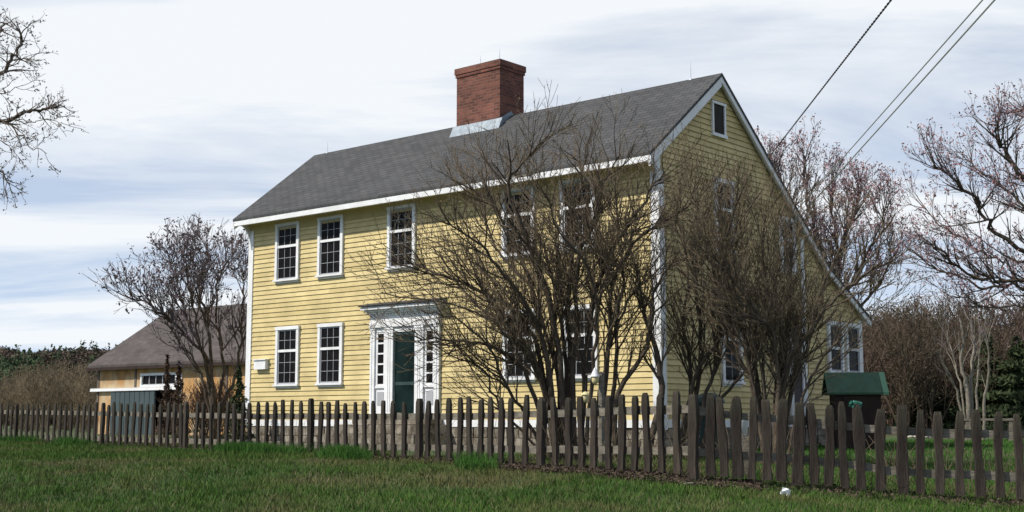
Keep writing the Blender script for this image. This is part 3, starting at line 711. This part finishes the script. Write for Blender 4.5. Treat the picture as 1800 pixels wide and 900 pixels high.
CF3 = [dict(per_m=4.2, t0=.3, len=1.15, ang=.6, seg=6, r=.03, k=5, up=.08, upb=.2, wob=.1),
       dict(per_m=4.6, t0=.2, len=.85, ang=.6, seg=5, r=.014, k=3, up=.07, upb=.2, wob=.12, fine=True),
       dict(per_m=4.2, t0=.2, len=.42, ang=.6, seg=3, r=.009, k=3, up=.05, upb=.2, wob=.1)]
shrub(t1, D, CF3, mats=(M_bark, M_twig_g, M_bud2), bud=(.05, 2, .42, .05), minr=.007, wob=.04)

# maple behind the house
p = at(1450, 760, 44)
t2 = empty('maple_tree', (p[0], p[1], 1), 0, 'budding reddish tree behind the house, its crown above the rear roof slope', 'tree')
Em = [([(1445, 760), (1440, 560), (1420, 470), (1395, 400), (1375, 330), (1360, 290)], 44, 43, .10),
      ([(1450, 760), (1448, 560), (1450, 470), (1430, 400), (1415, 320), (1418, 275)], 44, 45, .10),
      ([(1450, 760), (1455, 560), (1475, 470), (1490, 400), (1510, 350), (1510, 330)], 44, 44.5, .10),
      ([(1455, 760), (1460, 580), (1490, 510), (1525, 450), (1550, 400), (1555, 370)], 44, 43, .09),
      ([(1450, 760), (1455, 600), (1470, 520), (1470, 440), (1465, 370), (1460, 320)], 44, 46, .09),
      ([(1455, 760), (1470, 600), (1505, 550), (1545, 500), (1570, 450), (1570, 440)], 44, 45, .08),
      ([(1450, 760), (1440, 600), (1415, 520), (1380, 450), (1360, 400), (1355, 370)], 44, 45, .08)]
CF4 = [dict(per_m=3.4, t0=.35, len=1.5, ang=.6, seg=6, r=.05, k=5, up=.08, upb=.2, wob=.1),
       dict(per_m=3.8, t0=.2, len=.85, ang=.6, seg=5, r=.015, k=3, up=.07, upb=.2, wob=.12, fine=True),
       dict(per_m=4.6, t0=.2, len=.45, ang=.6, seg=3, r=.009, k=3, up=.05, upb=.2, wob=.1)]
shrub(t2, Em, CF4, mats=(M_bark, M_twig_g, M_bud), bud=(.045, 3, .7, .06), minr=.0065, wob=.05)

# maple at the right edge, limbs reaching in from outside the frame
p = at(2020, 760, 27)
t3 = empty('maple_tree', (p[0], p[1], .9), 0, 'large red-budded tree whose long curving limbs reach in from the right edge', 'tree')
Gm = [([(2020, 800), (2025, 600), (2010, 480), (1960, 470), (1880, 500), (1800, 495), (1740, 490), (1690, 470), (1640, 430)], 27, 26, 0.081),
      ([(2015, 480), (1930, 500), (1860, 512), (1800, 505), (1730, 505), (1680, 480), (1600, 440)], 27, 27.6, 0.056),
      ([(2010, 470), (1950, 460), (1880, 460), (1800, 440), (1745, 400), (1720, 360), (1680, 320), (1640, 290)], 27, 26.4, 0.074),
      ([(2015, 440), (1960, 385), (1880, 350), (1800, 315), (1765, 270), (1750, 235), (1738, 210)], 27, 26.6, 0.074),
      ([(2015, 440), (1990, 340), (1920, 260), (1860, 230), (1815, 205), (1790, 190)], 27, 28, 0.087),
      ([(1980, 520), (1900, 545), (1840, 545), (1780, 535), (1730, 540), (1670, 520)], 27, 26.5, 0.037),
      ([(1960, 400), (1880, 400), (1820, 380), (1770, 330), (1720, 300), (1700, 270)], 27, 28.0, 0.050),
      ([(1860, 470), (1790, 460), (1740, 450), (1690, 420), (1640, 380), (1610, 345)], 26.6, 28, 0.037)]
CF5 = [dict(per_m=5.4, t0=.22, len=.95, ang=.55, seg=6, r=.022, k=5, up=.05, upb=.2, wob=.06),
       dict(per_m=5.0, t0=.2, len=.62, ang=.5, seg=5, r=.009, k=3, up=.05, upb=.15, wob=.08, fine=True),
       dict(per_m=4.4, t0=.2, len=.36, ang=.6, seg=3, r=.007, k=3, up=.05, upb=.15, wob=.1)]
shrub(t3, Gm, CF5, mats=(M_bark, M_twig_g, M_bud), bud=(.03, 3, .8, .04), minr=.0045, wob=.04)

# tree at the left edge
p = at(-170, 760, 24)
t4 = empty('bare_tree', (p[0], p[1], .9), 0, 'pale-budded tree whose twisting branch ends reach in at the upper left edge', 'tree')
H = [([(-170, 800), (-160, 500), (-130, 330), (-80, 240), (0, 212), (40, 200), (75, 192), (105, 182)], 24, 23.5, 0.065),
     ([(-130, 330), (-60, 190), (0, 130), (25, 100), (38, 70), (30, 50)], 24, 23.6, 0.058),
     ([(-60, 230), (0, 212), (30, 235), (60, 262), (78, 270)], 23.8, 23.2, 0.019),
     ([(-150, 420), (-90, 330), (-40, 300), (0, 300), (12, 322)], 24, 23.5, 0.039),
     ([(20, 205), (50, 215), (80, 210), (112, 215)], 23.6, 23.2, 0.010),
     ([(-140, 360), (-80, 200), (-30, 90), (0, 60), (15, 40)], 24, 24.6, 0.058),
     ([(10, 118), (35, 105), (55, 100), (75, 85)], 23.6, 23.2, 0.010),
     ([(-30, 250), (-5, 240), (15, 260), (25, 280)], 23.6, 23.9, 0.010),
     ([(-60, 200), (-20, 165), (5, 165), (40, 150)], 23.6, 23.9, 0.013)]
CF6 = [dict(per_m=4.2, t0=.35, len=.62, ang=.8, seg=5, r=.014, k=4, up=.0, upb=.0, wob=.2),
       dict(per_m=7, t0=.2, len=.32, ang=.7, seg=4, r=.007, k=3, up=.0, upb=.05, wob=.2)]
shrub(t4, H, CF6, mats=(M_bark, M_twig_g, M_bud3), bud=(.026, 3, .75, .03), minr=.005, wob=.03)

# pale multi-stem birch on the right lawn
p = at(1705, 765, 40)
t5 = empty('birch_tree', (p[0], p[1], 1), 0, 'pale multi-stemmed birch behind the right fence, in front of the dark woods', 'tree')
Bm = [([(1705, 770), (1700, 690), (1690, 640), (1693, 600), (1688, 560)], 40, 40, .09),
      ([(1708, 770), (1706, 690), (1708, 640), (1712, 600), (1705, 560)], 40, 40.6, .075),
      ([(1716, 770), (1717, 690), (1719, 650), (1722, 610), (1726, 570)], 40, 40, .05),
      ([(1728, 770), (1730, 710), (1738, 650), (1738, 610), (1742, 575)], 40, 39.4, .06),
      ([(1702, 770), (1685, 700), (1672, 665), (1660, 640), (1645, 610)], 40, 39.6, .045),
      ([(1704, 770), (1690, 685), (1680, 650), (1672, 610), (1660, 580)], 40, 41, .04)]
CF7 = [dict(per_m=1.2, t0=.35, len=1.2, ang=.5, seg=5, r=.02, k=4, up=.1, upb=.3, wob=.1),
       dict(per_m=3, t0=.2, len=.6, ang=.6, seg=4, r=.01, k=3, up=.07, upb=.2, wob=.12)]
shrub(t5, Bm, CF7, mats=(M_birch, M_twig_g, M_budtan), minr=.008, wob=.02)

# ------------------------------------------------------------------ foliage clumps for conifers
def leafcloud(n, sx, sy, sz, size, shape='ell', asp=.5):
    r = rng.normal(0, 1, (n, 3)); r /= np.linalg.norm(r, axis=1)[:, None]
    if shape == 'ell': P = r*(rng.random((n, 1))**.45)*np.array([sx, sy, sz])
    else:
        t = rng.random(n)**1.5; a = rng.random(n)*6.283; q = (1-t)*(.35+.65*rng.random(n)**.5)*(.8+.35*np.sin(t*38))
        P = np.stack([sx*q*np.cos(a), sy*q*np.sin(a), sz*t], 1)
    d = rng.normal(0, 1, (n, 3)); d /= np.linalg.norm(d, axis=1)[:, None]; e = np.cross(d, rng.normal(0, 1, (n, 3))); e /= np.linalg.norm(e, axis=1)[:, None]
    s_ = size*(.5+rng.random((n, 1)))
    return np.stack([P-d*s_, P+e*s_*asp, P+d*s_, P-e*s_*asp], 1).reshape(-1, 3)
def conifer(px, py, depth, h, wdt, label, m, name='conifer', size=.07, n=1500, group=None):
    p = at(px, py, depth); z = float(ground_z(p[0], p[1]))
    o = empty(name, (p[0], p[1], z), 0, label, 'tree', group)
    b = MB(); b.tube([(0, 0, 0), (0, 0, h*.5), (0, 0, h*.92)], [wdt*.09, wdt*.06, .01], 6); b.build('trunk', M_bark, o)
    b = MB(); V = leafcloud(n, wdt/2, wdt/2, h*.95, size, 'cone', .3); V[:, 2] += h*.06; b.add(V, np.arange(len(V)).reshape(-1, 4)); b.build('crown', m, o)
conifer(418, 760, 33.5, 2.0, .85, 'small dark green conical evergreen at the left corner of the house', M_ever, 'evergreen_shrub', .06, 1800)
conifer(290, 760, 46, 2.9, .75, 'narrow rust-brown conifer before the barn wall, nearer the barn door', M_red, 'brown_conifer', .08, 1000)
conifer(311, 760, 45, 2.6, 1.0, 'wider rust-brown conifer before the barn wall, right of the narrow one', M_red, 'brown_conifer', .08, 1200)
for i, (px, d, h, wd, lb) in enumerate(((1745, 52, 3.9, 3.6, 'tall dark evergreen just behind the pale birch stems'),
                        (1795, 50, 3.7, 4.2, 'broad dark evergreen at the right edge beyond the fence'),
                        (1622, 55, 2.9, 3.4, 'low dark evergreen between the green-roofed shed and the birch'),
                        (1690, 58, 3.6, 3.2, 'dark evergreen in shade left of the birch stems'))):
    conifer(px, 760, d, h, wd, lb, M_ever, 'evergreen_tree', .17, 5200)
# brown bushes before the barn
p = at(330, 760, 43)
bb = empty('bare_shrub', (p[0], p[1], .97), 0, 'low reddish-brown thicket bush in front of the barn wall', 'shrub')
T = Tree(.008)
for i in range(60):
    x0_ = p[0]+.9+rng.normal(0, .6); y0_ = p[1]+rng.normal(0, .5)
    Q = bez((x0_, y0_, .9), (rng.normal(0, .35), rng.normal(0, .3), 1), 1.1+.7*rng.random(), .02, 5, .1); T.limb(Q, .02, .008, 4); T.grow(Q, .02, 2, CF3[1:])
T.finish(bb, M_bark, M_red, M_bud, 'stems', 'twigs')

# ------------------------------------------------------------------ woods (uncountable masses)
def proto(h, spread, nst, cfg, r0=.05):
    T = Tree(.012)
    for i in range(nst):
        a = rng.random()*6.28; d = (math.cos(a)*spread*rng.random(), math.sin(a)*spread*rng.random(), 1)
        Q = bez((rng.normal(0, .15), rng.normal(0, .15), 0), d, h*(.75+.3*rng.random()), .03, 7, .09); T.limb(Q, r0, .012, 4, True); T.grow(Q, r0, 2, cfg)
    T.buds(.04, 3, .9, .16)
    return T
WC = [dict(per_m=2.4, t0=.15, len=1.7, ang=.7, seg=5, r=.025, k=3, up=.05, upb=.2, wob=.12, fine=True),
      dict(per_m=3.4, t0=.15, len=.8, ang=.65, seg=3, r=.014, k=3, up=.05, upb=.2, wob=.12)]
prot = [proto(4.6, .5, 5, WC) for _ in range(4)]
def scatter(name, mtw, mbd, spots, label=None):
    tw, bd = MB(), MB()
    for (x, y, z, s, a) in spots:
        T = prot[rng.integers(len(prot))]; ca, sa = math.cos(a), math.sin(a); R = np.array([[ca, -sa, 0], [sa, ca, 0], [0, 0, 1]])
        for src, dst in ((T.tw, tw), (T.bud, bd)):
            n0 = dst.n
            for v in src.v: dst.v.append((v*s)@R.T+np.array([x, y, z]))
            for f in src.f: dst.f.append(f+n0)
            dst.n += src.n
    tag(tw.build(name, mtw), kind='stuff'); tag(bd.build(name, mbd), kind='stuff')
spots = []
for i in range(84):
    px = rng.uniform(1490, 1900); d = rng.uniform(50, 74); p = at(px, 700, d)
    want = np.interp(px, [1500, 1560, 1620, 1700, 1760, 1880], [560, 552, 536, 545, 540, 530])+rng.uniform(0, 40)
    hz = at(px, want, d)[2]-1.0; spots.append((p[0], p[1], 1.0, hz/4.8, rng.random()*6.28))
scatter('bare_woods', M_wood_brown, M_wood_brown, spots)
# taller back row that closes the gaps low down
b = MB()
for i in range(70):
    px = rng.uniform(1480, 1950); d = rng.uniform(70, 88); p = at(px, 700, d); hh = (at(px, 568+rng.uniform(-12, 30), d)[2]-1)
    V = leafcloud(420, 1.9, 1.9, hh/2, .26); V += np.array([p[0], p[1], 1+hh/2]); b.add(V, np.arange(len(V)).reshape(-1, 4))
tag(b.build('distant_woods', M_wood_brown), kind='stuff')
# thicket beyond the left fence
spots = []
for i in range(46):
    px = rng.uniform(-40, 172); d = rng.uniform(62, 95); p = at(px, 700, d); hz = at(px, 655+rng.uniform(-8, 25), d)[2]-1
    spots.append((p[0], p[1], 1.0, hz/4.8, rng.random()*6.28))
scatter('thicket', M_wood_tan, M_wood_tan, spots)
# the wooded hill
hb, he = MB(), MB()
for i in range(4200):
    y = rng.uniform(235, 445); px = rng.uniform(-60, 420); x = (px-900)/FPX*y; z = float(hill_z(x, y))
    ev = (rng.random() < (.40 if (y > 405) else .12)) or (px < 105 and 300 < y < 375 and rng.random() < .55)
    h = rng.uniform(2.4, 4.2)*(1.0 if not ev else 1.15); wd = rng.uniform(1.3, 2.3)
    if ev and y > 405: V = leafcloud(40, wd*.9, wd*.9, h*rng.uniform(.6, 1.5), .45, 'cone'); V[:, 2] += z
    else: V = leafcloud(40, wd, wd, h/2, .45); V[:, 2] += z+h/2
    V[:, 0] += x; V[:, 1] += y; (he if ev else hb).add(V, np.arange(len(V)).reshape(-1, 4))
tag(hb.build('hillside_woods', M_hbrown), kind='stuff'); tag(he.build('hillside_evergreens', M_hever), kind='stuff')
# lower trees at the hill foot
b = MB()
for i in range(420):
    y = rng.uniform(130, 225); px = rng.uniform(-60, 420); x = (px-900)/FPX*y; h = rng.uniform(2.5, 5)
    V = leafcloud(70, 2.2, 2.2, h/2, .42); V += np.array([x, y, 1+h/2]); b.add(V, np.arange(len(V)).reshape(-1, 4))
tag(b.build('valley_woods', M_hbrown), kind='stuff')

# ------------------------------------------------------------------ grass, litter
def blades(n, pxy, hgt, wid, lean, name, m, curl=.3):
    x, y = pxy(n); n = len(x); z = ground_z(x, y)
    a = rng.random(n)*6.283; dx_, dy_ = np.cos(a), np.sin(a); h = hgt*(.45+.9*rng.random(n)); l = lean*(rng.random(n))*h
    la = rng.random(n)*6.283; wv = wid*(.6+.8*rng.random(n))
    B0 = np.stack([x-dx_*wv, y-dy_*wv, z-.01], 1); B1 = np.stack([x+dx_*wv, y+dy_*wv, z-.01], 1)
    T_ = np.stack([x+np.cos(la)*l, y+np.sin(la)*l, z+h], 1)
    V = np.stack([B0, B1, T_], 1).reshape(-1, 3); b = MB(); b.add(V, np.arange(3*n).reshape(-1, 3))
    tag(b.build(name, m), kind='stuff')
def view_area(y0, y1, pw=1.6):
    def f(n):
        y = y0+(y1-y0)*rng.random(n)**pw; px = rng.uniform(-60, 1860, n); return (px-900)/FPX*y*1.0, y
    return f
blades(150000, view_area(12.5, 24, 1.3), .055, .006, .9, 'grass', M_gr)
def lawn(n):
    y = rng.uniform(16.5, 40, n); px = rng.uniform(1230, 1870, n); return (px-900)/FPX*y, y
blades(60000, lawn, .06, .008, .8, 'lawn_grass', M_gr2)
def left_area(n):
    y = rng.uniform(22, 38, n); px = rng.uniform(-60, 700, n); return (px-900)/FPX*y, y
blades(50000, left_area, .08, .009, .8, 'meadow_grass', M_gr)
def along(n, lo=-60, hi=1860, a=-.9, c=.6):
    px = rng.uniform(lo, hi, n); d = np.array([fz(q) for q in px])+rng.uniform(a, c, n); return (px-900)/FPX*d, d
def tufts(n):
    X, Y = [], []
    for (px, s, k) in ((440, 36, 40), (600, 30, 20), (840, 14, 6), (40, 40, 12), (130, 28, 8), (520, 18, 4)):
        for j in range(k):
            q = px+rng.normal(0, s*.6); d = float(fz(q))-rng.uniform(.1, 1.3); x0_ = (q-900)/FPX*d
            m_ = 210; X.append(x0_+rng.normal(0, .13, m_)); Y.append(d+rng.normal(0, .13, m_))
    return np.concatenate(X), np.concatenate(Y)
blades(0, tufts, .20, .006, .9, 'tall_grass', M_gr2)
def weeds(n):
    X, Y = [], []
    for j in range(700):
        y = rng.uniform(13.5, 26); x = (rng.uniform(-40, 1840)-900)/FPX*y
        if y > fz(min(max(900+x/y*FPX, -40), 1840))-.3: continue
        m_ = int(rng.uniform(12, 60)); r_ = rng.uniform(.03, .12); X.append(x+rng.normal(0, r_, m_)); Y.append(y+rng.normal(0, r_, m_))
    return np.concatenate(X), np.concatenate(Y)
blades(0, weeds, .09, .007, 1.2, 'grass_clumps', M_gr)
blades(11000, view_area(12.5, 22, 1.2), .07, .005, 1.3, 'dry_grass', M_dry)
# flat brown leaves at the foot of the fence
def leaves(n, pxy, size, name, m, up=.03):
    x, y = pxy(n); n = len(x); z = ground_z(x, y)+rng.random(n)*up+.012
    d = rng.normal(0, 1, (n, 3)); d[:, 2] *= .4; d /= np.linalg.norm(d, axis=1)[:, None]; e = np.cross(d, rng.normal(0, 1, (n, 3))); e /= np.linalg.norm(e, axis=1)[:, None]
    s_ = size*(.5+rng.random((n, 1))); P = np.stack([x, y, z], 1)
    V = np.stack([P-d*s_, P+e*s_*.6, P+d*s_, P-e*s_*.6], 1).reshape(-1, 3); b = MB(); b.add(V, np.arange(4*n).reshape(-1, 4))
    tag(b.build(name, m), kind='stuff')
leaves(15000, lambda n: along(n, 820, 1330, -.7, .4), .02, 'leaf_litter', M_lit, .06)
leaves(4500, lambda n: along(n, -60, 1860, -.8, .5), .020, 'leaf_litter', M_lit, .06)
# dry weed stalks tangled along the fence foot
b = MB()
xx, yy = along(700, 60, 1880, -.7, .4)
for x, y in zip(xx, yy):
    z = float(ground_z(x, y)); Q = bez((x, y, z), (rng.normal(0, .8), rng.normal(0, .5), .7), .12+.2*rng.random(), -.02, 4, .2); b.tube(Q, [.0022]*5, 3)
tag(b.build('dry_weeds', M_lit), kind='stuff')
b = MB()
xx, yy = along(700, 60, 1880, .3, 2.2)
for x, y in zip(xx, yy):
    z = float(ground_z(x, y)); Q = bez((x, y, z), (rng.normal(0, .4), rng.normal(0, .4), 1), .4+.5*rng.random(), 0, 5, .14); b.tube(Q, [.003]*6, 3)
tag(b.build('undergrowth', M_twig), kind='stuff')

# ------------------------------------------------------------------ wires
Hm = Matrix.Translation((HO[0], HO[1], 0))@Matrix.Rotation(HRZ, 4, 'Z')
def hw(x, y, z): return np.array(Hm@Vector((x, y, z)))
def wire(p0, px, py, depth, sag, r, m, label, twist=False):
    p0 = np.array(p0); q = at(px, py, depth); n = 40 if not twist else 260
    t = np.linspace(0, 1, n); ext = 1.25
    P = p0+(q-p0)*(t[:, None]*ext); P[:, 2] -= sag*4*t*(1-t)
    o = MB()
    if twist:
        ph = t*ext*np.linalg.norm(q-p0)/.30*6.283
        for k in range(2):
            off = np.stack([np.cos(ph+k*3.14159), np.zeros_like(ph), np.sin(ph+k*3.14159)], 1)*r*.8
            o.tube(P+off, r*.8, 5)
    else: o.tube(P, r, 6)
    ob = o.build('overhead_wire', m); tag(ob, label, 'wire', 'overhead service wires')
wire(hw(OH+.0, 4.30, roof_z(4.30)-.04), 1566, 0, 15, 0, .010, M_cable, 'dark twisted service wire, the leftmost of the three overhead wires', True)
wire(hw(OH+.0, 5.62, roof_z(5.62)-.04), 1727, 0, 15, .0, .010, M_cable2, 'thin pale overhead wire, the middle of the three')
wire(hw(OH+.0, 5.78, roof_z(5.78)-.04), 1750, -2, 15, .0, .012, M_cable2, 'pale overhead wire, the rightmost of the three')

# ------------------------------------------------------------------ small things
p = at(1381, 857, 15.3); z = float(ground_z(p[0], p[1]))
b = MB(); g = [[(i-1.5)*.04+random.uniform(-.008, .008), random.uniform(-.015, .015), (j)*.033+random.uniform(-.006, .006)] for j in range(4) for i in range(4)]
b.add(g, [[j*4+i, j*4+i+1, j*4+i+5, j*4+i+4] for j in range(3) for i in range(3)])
g2 = [[q[0]*.8, q[1]+.04+q[2]*.3, q[2]*.7] for q in g]; b.add(g2, [[j*4+i, j*4+i+1, j*4+i+5, j*4+i+4] for j in range(3) for i in range(3)])
o = b.build('crumpled_paper', M_paper); o.location = (p[0], p[1], z+.01); o.rotation_euler = (-.35, .35, .2)
tag(o, 'small crumpled white paper scrap lying in the grass before the right fence', 'litter')
p = at(1219, 856, 16.0); z = float(ground_z(p[0], p[1]))
b = MB(); b.tube([(-.12, 0, .05), (-.04, .01, .06), (.05, 0, .055), (.12, .012, .06)], [.013, .015, .014, .011], 6, True)
o = b.build('wood_stick', M_rail); o.location = (p[0], p[1], z); tag(o, 'short pale stick lying at the foot of the tall corner post', 'stick')
# teal cloth on a picket
p = at(1503, 712, fz(1503)+.02)
b = MB(); Vc = leafcloud(120, .075, .04, .035, .03, 'ell', .8); b.add(Vc, np.arange(len(Vc)).reshape(-1, 4))
o = b.build('teal_rag', M_teal); o.location = tuple(p); tag(o, 'crumpled teal rag caught on a picket top below the green-roofed shed', 'rag')
# dark green rain barrel by the gable wall
p = at(1246, 735, 23.9)
o = empty('rain_barrel', (p[0], p[1], .9), 0, 'dark green barrel with a domed lid standing by the shaded gable wall', 'barrel')
prof = [(0, 0), (.25, 0), (.27, .04), (.30, .35), (.30, .7), (.27, 1.0), (.28, 1.02)]
def lathe(prof, k=20):
    P = np.array(prof); an = np.arange(k)*2*math.pi/k
    V = np.stack([P[:, None, 0]*np.cos(an), P[:, None, 0]*np.sin(an), np.broadcast_to(P[:, None, 1], (len(P), k))], -1).reshape(-1, 3)
    n = len(P); i = np.arange(n-1)[:, None]*k; j = np.arange(k)[None]; j2 = (j+1) % k
    return V, np.stack([i+j, i+j2, i+k+j2, i+k+j], -1).reshape(-1, 4)
b = MB(); b.add(*lathe(prof)); b.build('body', M_bin, o, True)
b = MB(); b.add(*lathe([(.30, 1.0), (.305, 1.05), (.25, 1.13), (.12, 1.19), (0.001, 1.2)])); b.build('lid', M_bin, o, True)
# two feeders hanging in the shrub with their post
p = at(1057, 735, 21.0)
pt = empty('feeder_post', (p[0], p[1], .93), 0, 'weathered grey-green post standing among the shrub stems', 'post')
b = MB(); b.tube([(0, 0, -.1), (0, .0, .6), (.01, 0, 1.42)], [.055, .052, .05], 8, True); b.build('shaft', M_rail, pt)
b = MB(); b.tube([(-.25, 0, 1.40), (0, 0, 1.44), (.06, 0, 1.42)], [.012, .014, .012], 6, True); b.build('arm', M_rail, pt)
for (px, py, s, lb) in ((1029, 700, 1.0, 'round pale yellow feeder with a cream cap, the lower of the two in the shrub'), (1046, 668, 1.0, 'pale yellow feeder under a white cone top, the upper of the two in the shrub')):
    p = at(px, py, 20.9)
    o = empty('bird_feeder', tuple(p), 0, lb, 'bird feeder', 'bird feeders in the shrub')
    b = MB(); b.add(*lathe([(.001, -.07), (.03, -.065), (.052, -.02), (.055, .03), (.045, .06)], 14)); b.build('body', M_feeder, o, True)
    b = MB(); b.add(*lathe([(.075, .055), (.07, .07), (.03, .10 if py > 690 else .16), (.001, .11 if py > 690 else .21)], 14)); b.build('cap', M_white if py < 690 else M_feeder, o, True)
    b = MB(); b.tube([(0, 0, .1), (0.004, 0, .3)], [.003, .003], 4); b.build('hanger', M_cable, o)
# white bucket behind the fence
p = at(1305, 748, 18.6)
for (px, py, lb, s) in ((1306, 756, 'white bucket standing behind the pickets right of the tall corner post', 1.0),):
    p = at(px, py, 18.4); o = empty('bucket', (p[0], p[1], float(ground_z(p[0], p[1]))), 0, lb, 'bucket')
    hz = at(px, 736, 18.4)[2]-o.location.z
    b = MB(); b.add(*lathe([(.001, hz-.24), (.06, hz-.24), (.085, hz-.01), (.09, hz)], 16)); b.build('body', M_white, o, True)
    b = MB(); b.box(-.10, -.10, 0, .10, .10, hz-.245); b.build('stand', M_rail, o)
# line of pale stones edging the far side of the right lawn
for i, px in enumerate((1601, 1612, 1628, 1634, 1672, 1690, 1706, 1768, 1776, 1786)):
    p = at(px, 774+random.uniform(-1, 1), 44.5); z = float(ground_z(p[0], p[1])); p = at(px, 774, 44.5)
    s = random.uniform(.10, .17); V, F = lathe([(.001, -.1), (.8, 0), (1, .3), (.8, .6), (.35, .75), (.001, .78)], 9)
    V = V*s*(1+rng.normal(0, .08, V.shape)); b = MB(); b.add(V, F); o = b.build('edging_stone', M_stonewall, None, True)
    o.location = (p[0], p[1], z); tag(o, 'small pale stone in the row edging the far side of the right lawn', 'stone', 'pale edging stones beyond the right lawn')
# old low bench / rail seen between the last pickets
p = at(1737, 745, 38)
o = empty('garden_bench', (p[0], p[1], float(ground_z(p[0], p[1]))), rad(-12), 'weathered grey wooden bench between the birch stems and the last pickets', 'bench')
hz = at(1737, 734, 38)[2]-o.location.z
b = MB(); b.box(-.75, -.2, hz-.09, .75, .2, hz-.02); b.build('seat', M_rail, o)
for sx in (-1, 1):
    b = MB(); b.box(sx*.6-.05, -.18, 0, sx*.6+.05, .18, hz-.091); b.build('leg', M_rail, o)
